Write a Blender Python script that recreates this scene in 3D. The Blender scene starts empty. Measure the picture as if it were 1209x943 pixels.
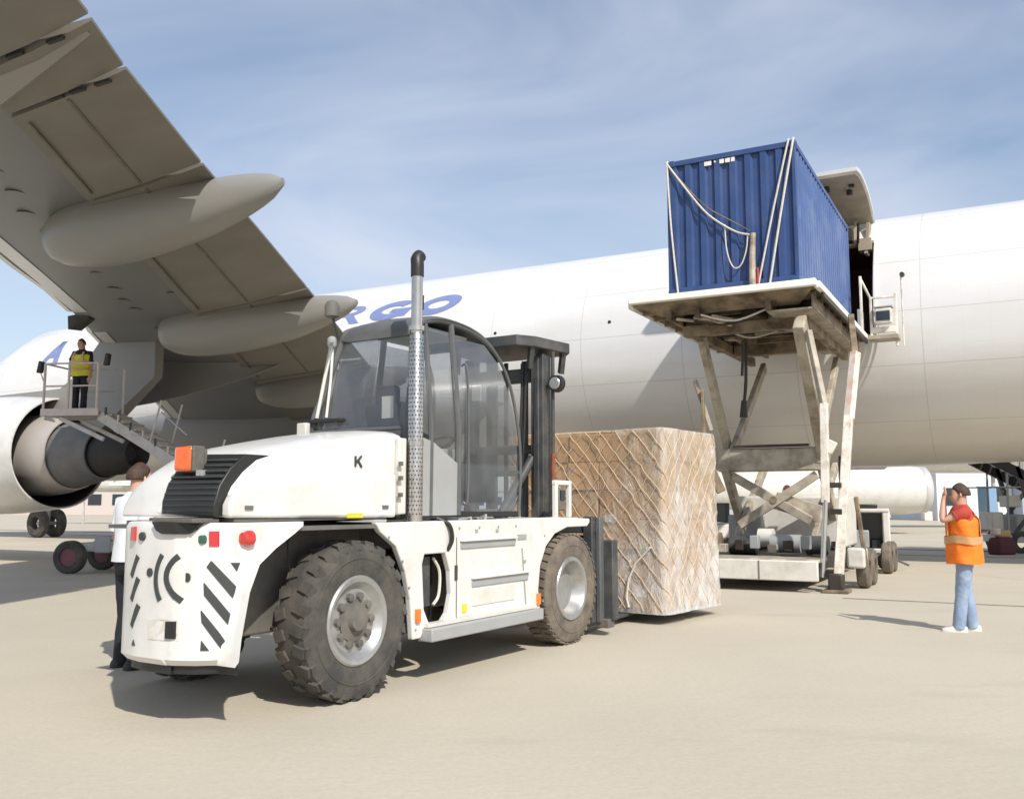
import bpy, bmesh, math, random
from mathutils import Vector, Matrix, noise
random.seed(7)
R = math.radians
sc = bpy.context.scene
# ---------------------------------------------------------------- camera
CAM_H = 1.49
cam = bpy.data.cameras.new('camera'); cam.lens = 32.75; cam.sensor_width = 36.0
cam.sensor_fit = 'HORIZONTAL'; cam.clip_start = .05; cam.clip_end = 6000
co = bpy.data.objects.new('camera', cam); sc.collection.objects.link(co)
co.location = (0, 0, CAM_H); co.rotation_euler = (R(90 + 6.354), 0, 0)
sc.camera = co
# ---------------------------------------------------------------- sky
w = bpy.data.worlds.new('World'); sc.world = w; w.use_nodes = True
nt = w.node_tree; N = nt.nodes; L = nt.links
bg = N['Background']; bg.inputs['Strength'].default_value = 0.118
sky = N.new('ShaderNodeTexSky'); sky.sky_type = 'NISHITA'; sky.sun_disc = False
sky.sun_elevation = R(43); sky.sun_rotation = R(154.8); sky.air_density = 1.15
sky.dust_density = 1.2; sky.ozone_density = 1.6; sky.altitude = 100
tc = N.new('ShaderNodeTexCoord')
mp = N.new('ShaderNodeMapping'); mp.inputs['Scale'].default_value = (1.3, 1.0, 3.6)
mp.inputs['Rotation'].default_value = (0, R(24), R(20))
L.new(tc.outputs['Generated'], mp.inputs['Vector'])
n1 = N.new('ShaderNodeTexNoise'); n1.inputs['Scale'].default_value = 1.5
n1.inputs['Detail'].default_value = 5; n1.inputs['Roughness'].default_value = .5
n1.inputs['Distortion'].default_value = .6
L.new(mp.outputs['Vector'], n1.inputs['Vector'])
cr = N.new('ShaderNodeValToRGB'); cr.color_ramp.elements[0].position = .36
cr.color_ramp.elements[1].position = .70; cr.color_ramp.elements[0].color = (.14, .14, .14, 1)
cr.color_ramp.elements[1].color = (.82, .82, .82, 1)
L.new(n1.outputs['Fac'], cr.inputs['Fac'])
mx = N.new('ShaderNodeMixRGB'); mx.inputs['Color2'].default_value = (5.2, 5.55, 6.45, 1)
L.new(cr.outputs['Color'], mx.inputs['Fac']); L.new(sky.outputs['Color'], mx.inputs['Color1'])
L.new(mx.outputs['Color'], bg.inputs['Color'])
# ---------------------------------------------------------------- sun and exposure
sl = bpy.data.lights.new('sun', 'SUN'); sl.energy = 3.8; sl.angle = R(.8); sl.color = (1, .955, .88)
so = bpy.data.objects.new('sun', sl); sc.collection.objects.link(so)
TO_SUN = Vector((.425 * math.cos(R(43)), -.905 * math.cos(R(43)), math.sin(R(43))))
so.rotation_euler = TO_SUN.to_track_quat('Z', 'Y').to_euler(); so.location = (10, -20, 30)
sc.view_settings.view_transform = 'Standard'; sc.view_settings.look = 'None'
sc.view_settings.exposure = 0.27; sc.view_settings.gamma = 1

# ---------------------------------------------------------------- materials
def mat(name, col, rough=.5, metal=0, var=.12, vscale=3, bump=0, bscale=40, dirt=None, dirt_amt=.3,
        dscale=1.5, stretch=(1, 1, 1), spec=.5, rnd=0, coat=0, thr=(.45, .75)):
    m = bpy.data.materials.new(name); m.use_nodes = True
    nt = m.node_tree; N = nt.nodes; L = nt.links; b = N['Principled BSDF']
    b.inputs['Roughness'].default_value = rough; b.inputs['Metallic'].default_value = metal
    b.inputs['Specular IOR Level'].default_value = spec; b.inputs['Coat Weight'].default_value = coat
    tc = N.new('ShaderNodeTexCoord'); mp = N.new('ShaderNodeMapping')
    mp.inputs['Scale'].default_value = stretch; L.new(tc.outputs['Object'], mp.inputs['Vector'])
    n = N.new('ShaderNodeTexNoise'); n.inputs['Scale'].default_value = vscale
    n.inputs['Detail'].default_value = 6; L.new(mp.outputs[0], n.inputs['Vector'])
    mr = N.new('ShaderNodeMapRange'); mr.inputs['To Min'].default_value = 1 - var
    mr.inputs['To Max'].default_value = 1 + var; mr.inputs['From Min'].default_value = .3
    mr.inputs['From Max'].default_value = .7; L.new(n.outputs['Fac'], mr.inputs['Value'])
    mul = N.new('ShaderNodeVectorMath'); mul.operation = 'SCALE'
    mul.inputs[0].default_value = col; L.new(mr.outputs[0], mul.inputs['Scale'])
    out = mul.outputs[0]
    if rnd:
        oi = N.new('ShaderNodeObjectInfo'); r2 = N.new('ShaderNodeMapRange')
        r2.inputs['To Min'].default_value = 1 - rnd; r2.inputs['To Max'].default_value = 1 + rnd
        L.new(oi.outputs['Random'], r2.inputs['Value'])
        m2 = N.new('ShaderNodeVectorMath'); m2.operation = 'SCALE'
        L.new(out, m2.inputs[0]); L.new(r2.outputs[0], m2.inputs['Scale']); out = m2.outputs[0]
    if dirt:
        d = N.new('ShaderNodeTexNoise'); d.inputs['Scale'].default_value = dscale
        d.inputs['Detail'].default_value = 9; d.inputs['Roughness'].default_value = .65
        L.new(mp.outputs[0], d.inputs['Vector'])
        r = N.new('ShaderNodeMapRange'); r.inputs['From Min'].default_value = thr[0]
        r.inputs['From Max'].default_value = thr[1]; r.inputs['To Max'].default_value = dirt_amt
        L.new(d.outputs['Fac'], r.inputs['Value'])
        mx = N.new('ShaderNodeMixRGB'); mx.inputs['Color2'].default_value = (*dirt, 1)
        L.new(r.outputs[0], mx.inputs['Fac']); L.new(out, mx.inputs['Color1']); out = mx.outputs[0]
    L.new(out, b.inputs['Base Color'])
    if bump:
        nb = N.new('ShaderNodeTexNoise'); nb.inputs['Scale'].default_value = bscale
        nb.inputs['Detail'].default_value = 4; L.new(tc.outputs['Object'], nb.inputs['Vector'])
        bp = N.new('ShaderNodeBump'); bp.inputs['Strength'].default_value = bump
        bp.inputs['Distance'].default_value = .02; L.new(nb.outputs['Fac'], bp.inputs['Height'])
        L.new(bp.outputs[0], b.inputs['Normal'])
    return m

def plane_paint(name, col, grime, amt):
    """aircraft skin: paint with faint panel laps every few metres and streaks running aft"""
    m = mat(name, col, .32, 0, .03, .6, 0, 40, grime, amt, .9, (.25, 1, 1), coat=.25, thr=(.42, .8))
    nt = m.node_tree; N = nt.nodes; L = nt.links; b = N['Principled BSDF']
    src = b.inputs['Base Color'].links[0].from_socket
    tc = N.new('ShaderNodeTexCoord'); sp = N.new('ShaderNodeSeparateXYZ'); L.new(tc.outputs['Object'], sp.inputs[0])
    def line(sock, per, wid, off):
        a = N.new('ShaderNodeMath'); a.operation = 'ADD'; a.inputs[1].default_value = off + 100 * per; L.new(sock, a.inputs[0])
        f = N.new('ShaderNodeMath'); f.operation = 'MODULO'; f.inputs[1].default_value = per; L.new(a.outputs[0], f.inputs[0])
        g = N.new('ShaderNodeMath'); g.operation = 'LESS_THAN'; g.inputs[1].default_value = wid; L.new(f.outputs[0], g.inputs[0])
        return g.outputs[0]
    l1 = line(sp.outputs['X'], 2.9, .022, 1.75); l2 = line(sp.outputs['Z'], 1.27, .02, .35)
    l3 = line(sp.outputs['X'], .58, .007, 0.3); l4 = line(sp.outputs['Z'], .423, .007, .35)
    q3 = N.new('ShaderNodeMath'); q3.operation = 'MAXIMUM'; L.new(l3, q3.inputs[0]); L.new(l4, q3.inputs[1])
    q4 = N.new('ShaderNodeMath'); q4.operation = 'MULTIPLY'; q4.inputs[1].default_value = .3; L.new(q3.outputs[0], q4.inputs[0])
    q5 = N.new('ShaderNodeMath'); q5.operation = 'MAXIMUM'; L.new(l1, q5.inputs[0]); L.new(l2, q5.inputs[1])
    mxm = N.new('ShaderNodeMath'); mxm.operation = 'MAXIMUM'; L.new(q4.outputs[0], mxm.inputs[0]); L.new(q5.outputs[0], mxm.inputs[1])
    sc_ = N.new('ShaderNodeMath'); sc_.operation = 'MULTIPLY'; sc_.inputs[1].default_value = .36; L.new(mxm.outputs[0], sc_.inputs[0])
    mx = N.new('ShaderNodeMixRGB'); mx.inputs['Color2'].default_value = (.28, .26, .24, 1)
    L.new(sc_.outputs[0], mx.inputs['Fac']); L.new(src, mx.inputs['Color1'])
    # tan ground-bounce light painted into the lower skin, mottled with belly grime
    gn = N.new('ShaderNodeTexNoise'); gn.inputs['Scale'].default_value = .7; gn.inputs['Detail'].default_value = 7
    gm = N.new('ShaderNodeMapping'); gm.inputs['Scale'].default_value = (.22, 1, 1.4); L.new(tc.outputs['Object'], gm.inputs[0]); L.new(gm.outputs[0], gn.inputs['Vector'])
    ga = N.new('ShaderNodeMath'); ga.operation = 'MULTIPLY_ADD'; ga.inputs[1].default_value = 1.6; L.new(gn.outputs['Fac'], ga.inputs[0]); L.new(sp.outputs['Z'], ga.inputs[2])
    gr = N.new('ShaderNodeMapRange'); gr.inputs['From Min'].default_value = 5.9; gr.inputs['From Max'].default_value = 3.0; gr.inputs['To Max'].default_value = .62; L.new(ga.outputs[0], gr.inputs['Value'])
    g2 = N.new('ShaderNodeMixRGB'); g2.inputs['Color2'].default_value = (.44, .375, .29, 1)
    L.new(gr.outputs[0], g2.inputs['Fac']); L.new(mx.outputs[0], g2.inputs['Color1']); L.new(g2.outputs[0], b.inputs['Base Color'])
    return m

M = {}
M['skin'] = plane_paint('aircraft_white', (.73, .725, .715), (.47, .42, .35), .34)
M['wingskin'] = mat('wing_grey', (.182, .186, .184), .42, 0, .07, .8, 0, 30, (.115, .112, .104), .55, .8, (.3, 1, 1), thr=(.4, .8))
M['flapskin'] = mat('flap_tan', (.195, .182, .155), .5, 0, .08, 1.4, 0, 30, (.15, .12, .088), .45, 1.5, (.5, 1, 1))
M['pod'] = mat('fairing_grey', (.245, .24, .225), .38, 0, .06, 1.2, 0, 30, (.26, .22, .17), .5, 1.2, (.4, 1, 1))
M['slat'] = mat('bare_slat', (.62, .61, .59), .35, .3, .06, 1)
M['dark'] = mat('dark_gap', (.03, .028, .026), .7, 0, .2)
M['maroon'] = mat('maroon_liner', (.10, .03, .025), .6, 0, .2)
M['edge'] = mat('edge_white', (.84, .82, .77), .45, 0, .04, 3)
M['doorlin'] = mat('door_lining', (.33, .285, .215), .6, 0, .12, 3, 0, 30, (.2, .16, .11), .4, 2)
M['blue'] = mat('logo_blue', (.19, .235, .44), .4, 0, .05)
M['metal'] = mat('nozzle_metal', (.52, .475, .44), .42, .3, .12, 3, 0, 30, (.25, .2, .16), .4, 3)
M['metald'] = mat('hot_metal', (.17, .165, .16), .6, .15, .15, 3)
M['white'] = mat('truck_white', (.69, .68, .65), .34, 0, .04, 2, .02, 60, (.34, .29, .22), .38, 2.8, coat=.3, thr=(.48, .80))
M['whited'] = mat('ground_unit_white', (.68, .655, .6), .5, 0, .06, 3, 0, 40, (.3, .25, .18), .55, 3, thr=(.42, .75))
M['grey'] = mat('cab_grey', (.10, .105, .105), .42, 0, .08, 4, 0, 40, (.2, .18, .15), .25, 4)
M['lgrey'] = mat('panel_grey', (.33, .335, .33), .45, 0, .05, 4)
M['mast'] = mat('mast_grey', (.052, .056, .058), .5, 0, .2, 5, .1, 40, (.18, .15, .11), .35, 5)
M['chas'] = mat('chassis_grey', (.12, .115, .105), .7, 0, .2, 5, .1, 40, (.26, .22, .16), .5, 4)
M['rubber'] = mat('tyre_rubber', (.052, .050, .047), .85, 0, .18, 6, .25, 60, (.17, .145, .11), .5, 5, thr=(.4, .7))
M['rubberd'] = mat('dusty_tyre', (.115, .098, .08), .9, 0, .2, 6, .25, 60, (.25, .205, .15), .65, 6, thr=(.35, .7))
M['rim'] = mat('wheel_rim', (.40, .40, .39), .35, .55, .1, 5, 0, 40, (.16, .13, .1), .5, 6)
M['black'] = mat('black_plastic', (.018, .018, .018), .45, 0, .2)
M['mark'] = mat('marking_dark', (.045, .05, .05), .5, 0, .1)
M['red'] = mat('red_lens', (.55, .03, .02), .15, 0, .05, coat=1)
M['redd'] = mat('red_reflector', (.5, .02, .03), .2, 0, .05, coat=1)
M['green'] = mat('dark_green_lens', (.01, .10, .07), .2, 0, .05, coat=1)
M['amber'] = mat('amber_lens', (.85, .13, .01), .15, 0, .15, 14, coat=1)
M['orange'] = mat('orange_marker', (.75, .20, .03), .35, 0, .1)
M['yellow'] = mat('yellow_sticker', (.75, .58, .03), .4, 0, .05)
M['chrome'] = mat('exhaust_steel', (.58, .55, .51), .26, .95, .1, 6, 0, 30, (.3, .24, .18), .35, 7)
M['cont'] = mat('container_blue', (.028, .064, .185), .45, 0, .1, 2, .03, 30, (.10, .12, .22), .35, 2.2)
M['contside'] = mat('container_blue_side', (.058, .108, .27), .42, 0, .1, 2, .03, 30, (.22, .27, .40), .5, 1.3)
M['rope'] = mat('webbing', (.62, .58, .50), .8, 0, .12, 20)
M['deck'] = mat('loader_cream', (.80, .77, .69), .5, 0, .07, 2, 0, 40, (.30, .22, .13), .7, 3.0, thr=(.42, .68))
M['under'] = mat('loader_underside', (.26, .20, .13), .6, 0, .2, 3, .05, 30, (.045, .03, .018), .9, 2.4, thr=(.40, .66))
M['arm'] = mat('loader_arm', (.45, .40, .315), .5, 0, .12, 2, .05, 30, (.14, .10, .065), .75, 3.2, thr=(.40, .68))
M['armlite'] = mat('loader_column', (.76, .72, .64), .45, 0, .08, 3, 0, 30, (.33, .2, .12), .65, 5, thr=(.45, .7))
M['pinkpole'] = mat('pink_striped_pole', (.72, .5, .42), .5, 0, .12, 9, 0, 30, (.8, .76, .68), .8, 4, thr=(.4, .55))
M['steel'] = mat('hydraulic_steel', (.62, .64, .66), .2, .9, .05)
M['oil'] = mat('greasy_black', (.035, .028, .022), .5, 0, .3, 5)
M['card'] = mat('cardboard', (.47, .28, .135), .8, 0, .12, 4, .05, 30, rnd=.16)
M['tape'] = mat('packing_tape', (.52, .43, .30), .3, 0, .1)
M['label'] = mat('paper_label', (.75, .73, .68), .6, 0, .05)
M['alu'] = mat('pallet_sheet', (.45, .45, .44), .4, .7, .1)
M['net'] = mat('net_cord', (.56, .45, .31), .8, 0, .12, 10)
M['skinp'] = mat('human_skin', (.52, .29, .20), .55, 0, .06, 6)
M['hair'] = mat('brown_hair', (.055, .03, .018), .7, 0, .25, 30)
M['vesto'] = mat('vest_orange', (.92, .20, .012), .75, 0, .16, 7, .6, 16)
M['vesty'] = mat('vest_yellow', (.60, .62, .04), .75, 0, .12, 6, .25, 14)
M['band'] = mat('reflective_band', (.60, .34, .16), .35, .2, .08, 10)
M['jeans'] = mat('pale_jeans', (.25, .33, .46), .85, 0, .15, 7, .6, 18, (.42, .49, .58), .5, 5, thr=(.42, .7))
M['darkcl'] = mat('dark_cloth', (.014, .016, .022), .85, 0, .2, 8, .2, 16)
M['shirtw'] = mat('white_shirt', (.76, .77, .80), .8, 0, .05, 6, .3, 12)
M['shirtr'] = mat('red_tshirt', (.42, .05, .03), .8, 0, .1, 6, .25, 14)
M['shoe'] = mat('white_shoe', (.66, .65, .62), .6, 0, .08)
M['shoed'] = mat('dark_shoe', (.03, .028, .026), .6, 0, .1)
M['steelw'] = mat('stair_steel', (.50, .48, .455), .45, .2, .1, 4, 0, 40, (.25, .2, .16), .5, 5)
M['rail'] = mat('pink_grey_rail', (.56, .48, .46), .45, 0, .08, 6)
M['wallw'] = mat('hangar_white', (.66, .69, .70), .7, 0, .06, .3)
M['wallg'] = mat('hangar_bluegrey', (.36, .41, .48), .7, 0, .06, .3)
M['wallp'] = mat('far_building', (.52, .45, .42), .8, 0, .1, .1)
M['wblue'] = mat('blue_box_paint', (.20, .33, .48), .5, 0, .06)
M['winglass'] = mat('dark_window', (.03, .04, .05), .12, 0, .1)
M['seat'] = mat('cab_seat', (.03, .03, .033), .7, 0, .2, 6)
M['beige'] = mat('cab_liner', (.50, .49, .46), .6, 0, .05)

def glass(name, tint, opac, rough=.03):
    m = bpy.data.materials.new(name); m.use_nodes = True
    nt = m.node_tree; N = nt.nodes; L = nt.links; N.remove(N['Principled BSDF'])
    t = N.new('ShaderNodeBsdfTransparent'); t.inputs[0].default_value = (*tint, 1)
    g = N.new('ShaderNodeBsdfGlossy'); g.inputs['Roughness'].default_value = rough
    d = N.new('ShaderNodeBsdfDiffuse'); d.inputs[0].default_value = (.30, .31, .32, 1)
    lw_ = N.new('ShaderNodeLayerWeight'); lw_.inputs[0].default_value = .5; pw = N.new('ShaderNodeMath'); pw.operation = 'POWER'; pw.inputs[1].default_value = 3.5; L.new(lw_.outputs['Facing'], pw.inputs[0]); fr = N.new('ShaderNodeMath'); fr.operation = 'MULTIPLY_ADD'; fr.inputs[1].default_value = .8; fr.inputs[2].default_value = .05; L.new(pw.outputs[0], fr.inputs[0])
    m1 = N.new('ShaderNodeMixShader'); L.new(fr.outputs[0], m1.inputs[0]); L.new(t.outputs[0], m1.inputs[1]); L.new(g.outputs[0], m1.inputs[2])
    nz = N.new('ShaderNodeTexNoise'); nz.inputs['Scale'].default_value = 2.5; nz.inputs['Detail'].default_value = 6
    r = N.new('ShaderNodeMapRange'); r.inputs['From Min'].default_value = .35; r.inputs['From Max'].default_value = .75
    r.inputs['To Min'].default_value = opac * .7; r.inputs['To Max'].default_value = opac * 1.7
    tc = N.new('ShaderNodeTexCoord'); L.new(tc.outputs['Object'], nz.inputs['Vector']); L.new(nz.outputs['Fac'], r.inputs['Value'])
    m2 = N.new('ShaderNodeMixShader'); L.new(r.outputs[0], m2.inputs[0]); L.new(m1.outputs[0], m2.inputs[1]); L.new(d.outputs[0], m2.inputs[2])
    L.new(m2.outputs[0], N['Material Output'].inputs['Surface'])
    return m
M['glass'] = glass('dusty_cab_glass', (.92, .93, .935), .08)
M['glassd'] = glass('tinted_door_glass', (.78, .80, .82), .14)

def wrapmat():
    m = bpy.data.materials.new('plastic_wrap'); m.use_nodes = True
    nt = m.node_tree; N = nt.nodes; L = nt.links; b = N['Principled BSDF']
    b.inputs['Base Color'].default_value = (.66, .605, .535, 1); b.inputs['Roughness'].default_value = .16
    t = N.new('ShaderNodeBsdfTransparent'); tc = N.new('ShaderNodeTexCoord')
    sp = N.new('ShaderNodeSeparateXYZ'); L.new(tc.outputs['Object'], sp.inputs[0])
    mp = N.new('ShaderNodeMapping'); mp.inputs['Scale'].default_value = (1.5, 1.5, .8); L.new(tc.outputs['Object'], mp.inputs[0])
    n = N.new('ShaderNodeTexNoise'); n.inputs['Scale'].default_value = 2.2; n.inputs['Detail'].default_value = 4.5
    n.inputs['Roughness'].default_value = .6; n.inputs['Distortion'].default_value = 2.2; L.new(mp.outputs[0], n.inputs['Vector'])
    # more film towards the aft side (-y) and the foot of the load
    def ma(op, a, bb):
        q = N.new('ShaderNodeMath'); q.operation = op
        for i, v in enumerate((a, bb)):
            if isinstance(v, (int, float)): q.inputs[i].default_value = v
            else: L.new(v, q.inputs[i])
        return q.outputs[0]
    g = ma('ADD', ma('MULTIPLY', ma('ADD', sp.outputs['Y'], -.8), .28), ma('MULTIPLY', sp.outputs['Z'], .015))
    f = ma('SUBTRACT', n.outputs['Fac'], g)
    r = N.new('ShaderNodeMapRange'); r.inputs['From Min'].default_value = .36; r.inputs['From Max'].default_value = .92
    r.inputs['To Min'].default_value = .18; r.inputs['To Max'].default_value = .86; L.new(f, r.inputs['Value'])
    bp = N.new('ShaderNodeBump'); bp.inputs['Strength'].default_value = .7; bp.inputs['Distance'].default_value = .06
    L.new(n.outputs['Fac'], bp.inputs['Height']); L.new(bp.outputs[0], b.inputs['Normal'])
    mxs = N.new('ShaderNodeMixShader'); L.new(r.outputs[0], mxs.inputs[0]); L.new(t.outputs[0], mxs.inputs[1]); L.new(b.outputs[0], mxs.inputs[2])
    L.new(mxs.outputs[0], N['Material Output'].inputs['Surface'])
    n2 = N.new('ShaderNodeTexNoise'); n2.inputs['Scale'].default_value = 1.1; n2.inputs['Detail'].default_value = 7; n2.inputs['Roughness'].default_value = .65; L.new(mp.outputs[0], n2.inputs['Vector'])
    f2 = ma('ADD', ma('SUBTRACT', n2.outputs['Fac'], ma('MULTIPLY', ma('ABSOLUTE', ma('ADD', sp.outputs['Y'], -.05), 0), .10)), ma('MULTIPLY', ma('SUBTRACT', 1.1, sp.outputs['Z']), .05))
    r2 = N.new('ShaderNodeMapRange'); r2.inputs['From Min'].default_value = .37; r2.inputs['From Max'].default_value = .58; L.new(f2, r2.inputs['Value'])
    mc = N.new('ShaderNodeMixRGB'); mc.inputs['Color1'].default_value = (.60, .49, .37, 1); mc.inputs['Color2'].default_value = (.73, .73, .725, 1)
    L.new(r2.outputs[0], mc.inputs['Fac']); L.new(mc.outputs[0], b.inputs['Base Color'])
    return m
M['wrap'] = wrapmat()

def groundmat():
    m = mat('apron_concrete', (.505, .452, .355), .85, 0, .05, .35, .25, 9, (.425, .38, .30), .5, .22, thr=(.4, .7))
    nt = m.node_tree; N = nt.nodes; L = nt.links; b = N['Principled BSDF']
    src = b.inputs['Base Color'].links[0].from_socket
    tc = N.new('ShaderNodeTexCoord')
    f = N.new('ShaderNodeTexNoise'); f.inputs['Scale'].default_value = 26; f.inputs['Detail'].default_value = 8; f.inputs['Roughness'].default_value = .7
    L.new(tc.outputs['Object'], f.inputs['Vector'])
    r = N.new('ShaderNodeMapRange'); r.inputs['From Min'].default_value = .25; r.inputs['From Max'].default_value = .75
    r.inputs['To Min'].default_value = .9; r.inputs['To Max'].default_value = 1.08; L.new(f.outputs['Fac'], r.inputs['Value'])
    s = N.new('ShaderNodeVectorMath'); s.operation = 'SCALE'; L.new(src, s.inputs[0]); L.new(r.outputs[0], s.inputs['Scale'])
    # oil and tyre stains
    o = N.new('ShaderNodeTexNoise'); o.inputs['Scale'].default_value = .9; o.inputs['Detail'].default_value = 7; o.inputs['Roughness'].default_value = .6
    mp = N.new('ShaderNodeMapping'); mp.inputs['Rotation'].default_value = (0, 0, R(-28)); mp.inputs['Scale'].default_value = (.35, 1, 1)
    L.new(tc.outputs['Object'], mp.inputs[0]); L.new(mp.outputs[0], o.inputs['Vector'])
    r2 = N.new('ShaderNodeMapRange'); r2.inputs['From Min'].default_value = .58; r2.inputs['From Max'].default_value = .74
    r2.inputs['To Max'].default_value = .3; L.new(o.outputs['Fac'], r2.inputs['Value'])
    mx = N.new('ShaderNodeMixRGB'); mx.inputs['Color2'].default_value = (.30, .27, .215, 1)
    L.new(r2.outputs[0], mx.inputs['Fac']); L.new(s.outputs[0], mx.inputs['Color1']); L.new(mx.outputs[0], b.inputs['Base Color'])
    return m
M['ground'] = groundmat()
M['wine'] = mat('wine_paint', (.17, .06, .07), .5)
M['winebag'] = mat('wine_bag', (.09, .02, .03), .7)
M['sand'] = mat('sand_cloth', (.55, .38, .16), .8)
M['sleeve'] = mat('rusty_sleeve', (.22, .07, .035), .6, 0, .2, 8)
def markmat():
    m = bpy.data.materials.new('tyre_mark_rubber'); m.use_nodes = True
    nt = m.node_tree; N = nt.nodes; L = nt.links; b = N['Principled BSDF']; b.inputs['Base Color'].default_value = (.13, .115, .095, 1); b.inputs['Roughness'].default_value = .8
    t = N.new('ShaderNodeBsdfTransparent'); tc = N.new('ShaderNodeTexCoord'); n = N.new('ShaderNodeTexNoise'); n.inputs['Scale'].default_value = 3.5; n.inputs['Detail'].default_value = 8
    n.inputs['Roughness'].default_value = .7; L.new(tc.outputs['Object'], n.inputs['Vector'])
    r = N.new('ShaderNodeMapRange'); r.inputs['From Min'].default_value = .42; r.inputs['From Max'].default_value = .75; r.inputs['To Max'].default_value = .14; L.new(n.outputs['Fac'], r.inputs['Value'])
    x = N.new('ShaderNodeMixShader'); L.new(r.outputs[0], x.inputs[0]); L.new(t.outputs[0], x.inputs[1]); L.new(b.outputs[0], x.inputs[2]); L.new(x.outputs[0], N['Material Output'].inputs['Surface'])
    return m
M['tmark'] = markmat()
M['seam_shadow'] = mat('seam_and_shadow_line', (.19, .165, .13), .85, 0, .2, 3)

# ---------------------------------------------------------------- mesh helpers
class MB:
    def __init__(s): s.v = []; s.f = []
    def add(s, vs, fs):
        o = len(s.v); s.v += [tuple(p) for p in vs]; s.f += [tuple(i + o for i in q) for q in fs]; return s
    def box(s, c, d, rot=None):
        x, y, z = (q / 2 for q in d)
        P = [Vector((a, b, e)) for e in (-z, z) for b in (-y, y) for a in (-x, x)]
        if rot: P = [rot @ p for p in P]
        P = [p + Vector(c) for p in P]
        return s.add(P, [(0, 2, 3, 1), (4, 5, 7, 6), (0, 1, 5, 4), (2, 6, 7, 3), (0, 4, 6, 2), (1, 3, 7, 5)])
    def bar(s, a, b, w, h, up=(0, 0, 1)):
        a = Vector(a); b = Vector(b); d = (b - a); l = d.length; d.normalize(); u = Vector(up)
        if abs(d.dot(u)) > .98: u = Vector((0, 1, 0))
        sd = d.cross(u).normalized(); u = sd.cross(d)
        P = [q + sd * (i * w / 2) + u * (j * h / 2) for q in (a, b) for i, j in ((-1, -1), (1, -1), (1, 1), (-1, 1))]
        return s.add(P, [(3, 2, 1, 0), (4, 5, 6, 7), (0, 1, 5, 4), (1, 2, 6, 5), (2, 3, 7, 6), (3, 0, 4, 7)])
    def tube(s, pts, r, n=8, cap=True):
        pts = [Vector(p) for p in pts]; rs = r if isinstance(r, (list, tuple)) else [r] * len(pts)
        rings = []; prev = None
        for i, p in enumerate(pts):
            d = (pts[min(i + 1, len(pts) - 1)] - pts[max(i - 1, 0)]).normalized()
            if prev is None:
                u = Vector((0, 0, 1)) if abs(d.z) < .9 else Vector((1, 0, 0)); u = (u - d * u.dot(d)).normalized()
            else: u = (prev - d * prev.dot(d)).normalized()
            prev = u; q = d.cross(u)
            rings.append([p + (u * math.cos(2 * math.pi * k / n) + q * math.sin(2 * math.pi * k / n)) * rs[i] for k in range(n)])
        o = len(s.v)
        for g in rings: s.v += [tuple(p) for p in g]
        for i in range(len(rings) - 1):
            for k in range(n):
                a = o + i * n + k; b = o + i * n + (k + 1) % n; s.f.append((a, b, b + n, a + n))
        if cap:
            s.f.append(tuple(o + k for k in range(n))[::-1]); s.f.append(tuple(o + (len(rings) - 1) * n + k for k in range(n)))
        return s
    def lathe(s, prof, c=(0, 0, 0), axis='y', n=32, closed=False):
        """prof: list of (axial, radius)"""
        o = len(s.v); c = Vector(c)
        for a, r in prof:
            for k in range(n):
                t = 2 * math.pi * k / n; p, q = r * math.cos(t), r * math.sin(t)
                v = {'x': (a, p, q), 'y': (p, a, q), 'z': (p, q, a)}[axis]; s.v.append(tuple(c + Vector(v)))
        m = len(prof)
        for i in range(m - 1 + (1 if closed else 0)):
            for k in range(n):
                a = o + i * n + k; b = o + i * n + (k + 1) % n; j = (o + ((i + 1) % m) * n)
                s.f.append((a, b, j + (k + 1) % n, j + k))
        if not closed:
            if prof[0][1] > 1e-4: s.f.append(tuple(o + k for k in range(n)))
            if prof[-1][1] > 1e-4: s.f.append(tuple(o + (m - 1) * n + k for k in range(n))[::-1])
        return s
    def prism(s, poly, axis, d0, d1):
        """poly in the two other axes; extruded between d0 and d1 along axis"""
        def P(a, b, d): return {'x': (d, a, b), 'y': (a, d, b), 'z': (a, b, d)}[axis]
        n = len(poly); o = len(s.v)
        s.v += [P(a, b, d0) for a, b in poly] + [P(a, b, d1) for a, b in poly]
        s.f.append(tuple(o + k for k in range(n))[::-1]); s.f.append(tuple(o + n + k for k in range(n)))
        for k in range(n): s.f.append((o + k, o + (k + 1) % n, o + n + (k + 1) % n, o + n + k))
        return s
    def loft(s, rings, cap=True, closed=True):
        n = len(rings[0]); o = len(s.v)
        for g in rings: s.v += [tuple(p) for p in g]
        for i in range(len(rings) - 1):
            for k in range(n if closed else n - 1):
                a = o + i * n + k; b = o + i * n + (k + 1) % n; s.f.append((a, b, b + n, a + n))
        if cap: s.f.append(tuple(o + k for k in range(n))[::-1]); s.f.append(tuple(o + (len(rings) - 1) * n + k for k in range(n)))
        return s
    def build(s, name, m, parent=None, bevel=0, smooth=35, loc=None, sub=0):
        me = bpy.data.meshes.new(name); me.from_pydata(s.v, [], s.f); me.update()
        bm = bmesh.new(); bm.from_mesh(me); bmesh.ops.recalc_face_normals(bm, faces=bm.faces); bm.to_mesh(me); bm.free()
        ms = m if isinstance(m, (list, tuple)) else [m]
        for q in ms: me.materials.append(M[q] if isinstance(q, str) else q)
        if smooth: me.shade_smooth(); me.set_sharp_from_angle(angle=R(smooth))
        ob = bpy.data.objects.new(name, me); sc.collection.objects.link(ob)
        if parent: ob.parent = parent
        if loc: ob.location = loc
        if bevel:
            md = ob.modifiers.new('bevel', 'BEVEL'); md.width = bevel; md.segments = 2; md.limit_method = 'ANGLE'; md.angle_limit = R(40)
        if sub:
            md = ob.modifiers.new('sub', 'SUBSURF'); md.levels = sub; md.render_levels = sub
        return ob

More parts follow.
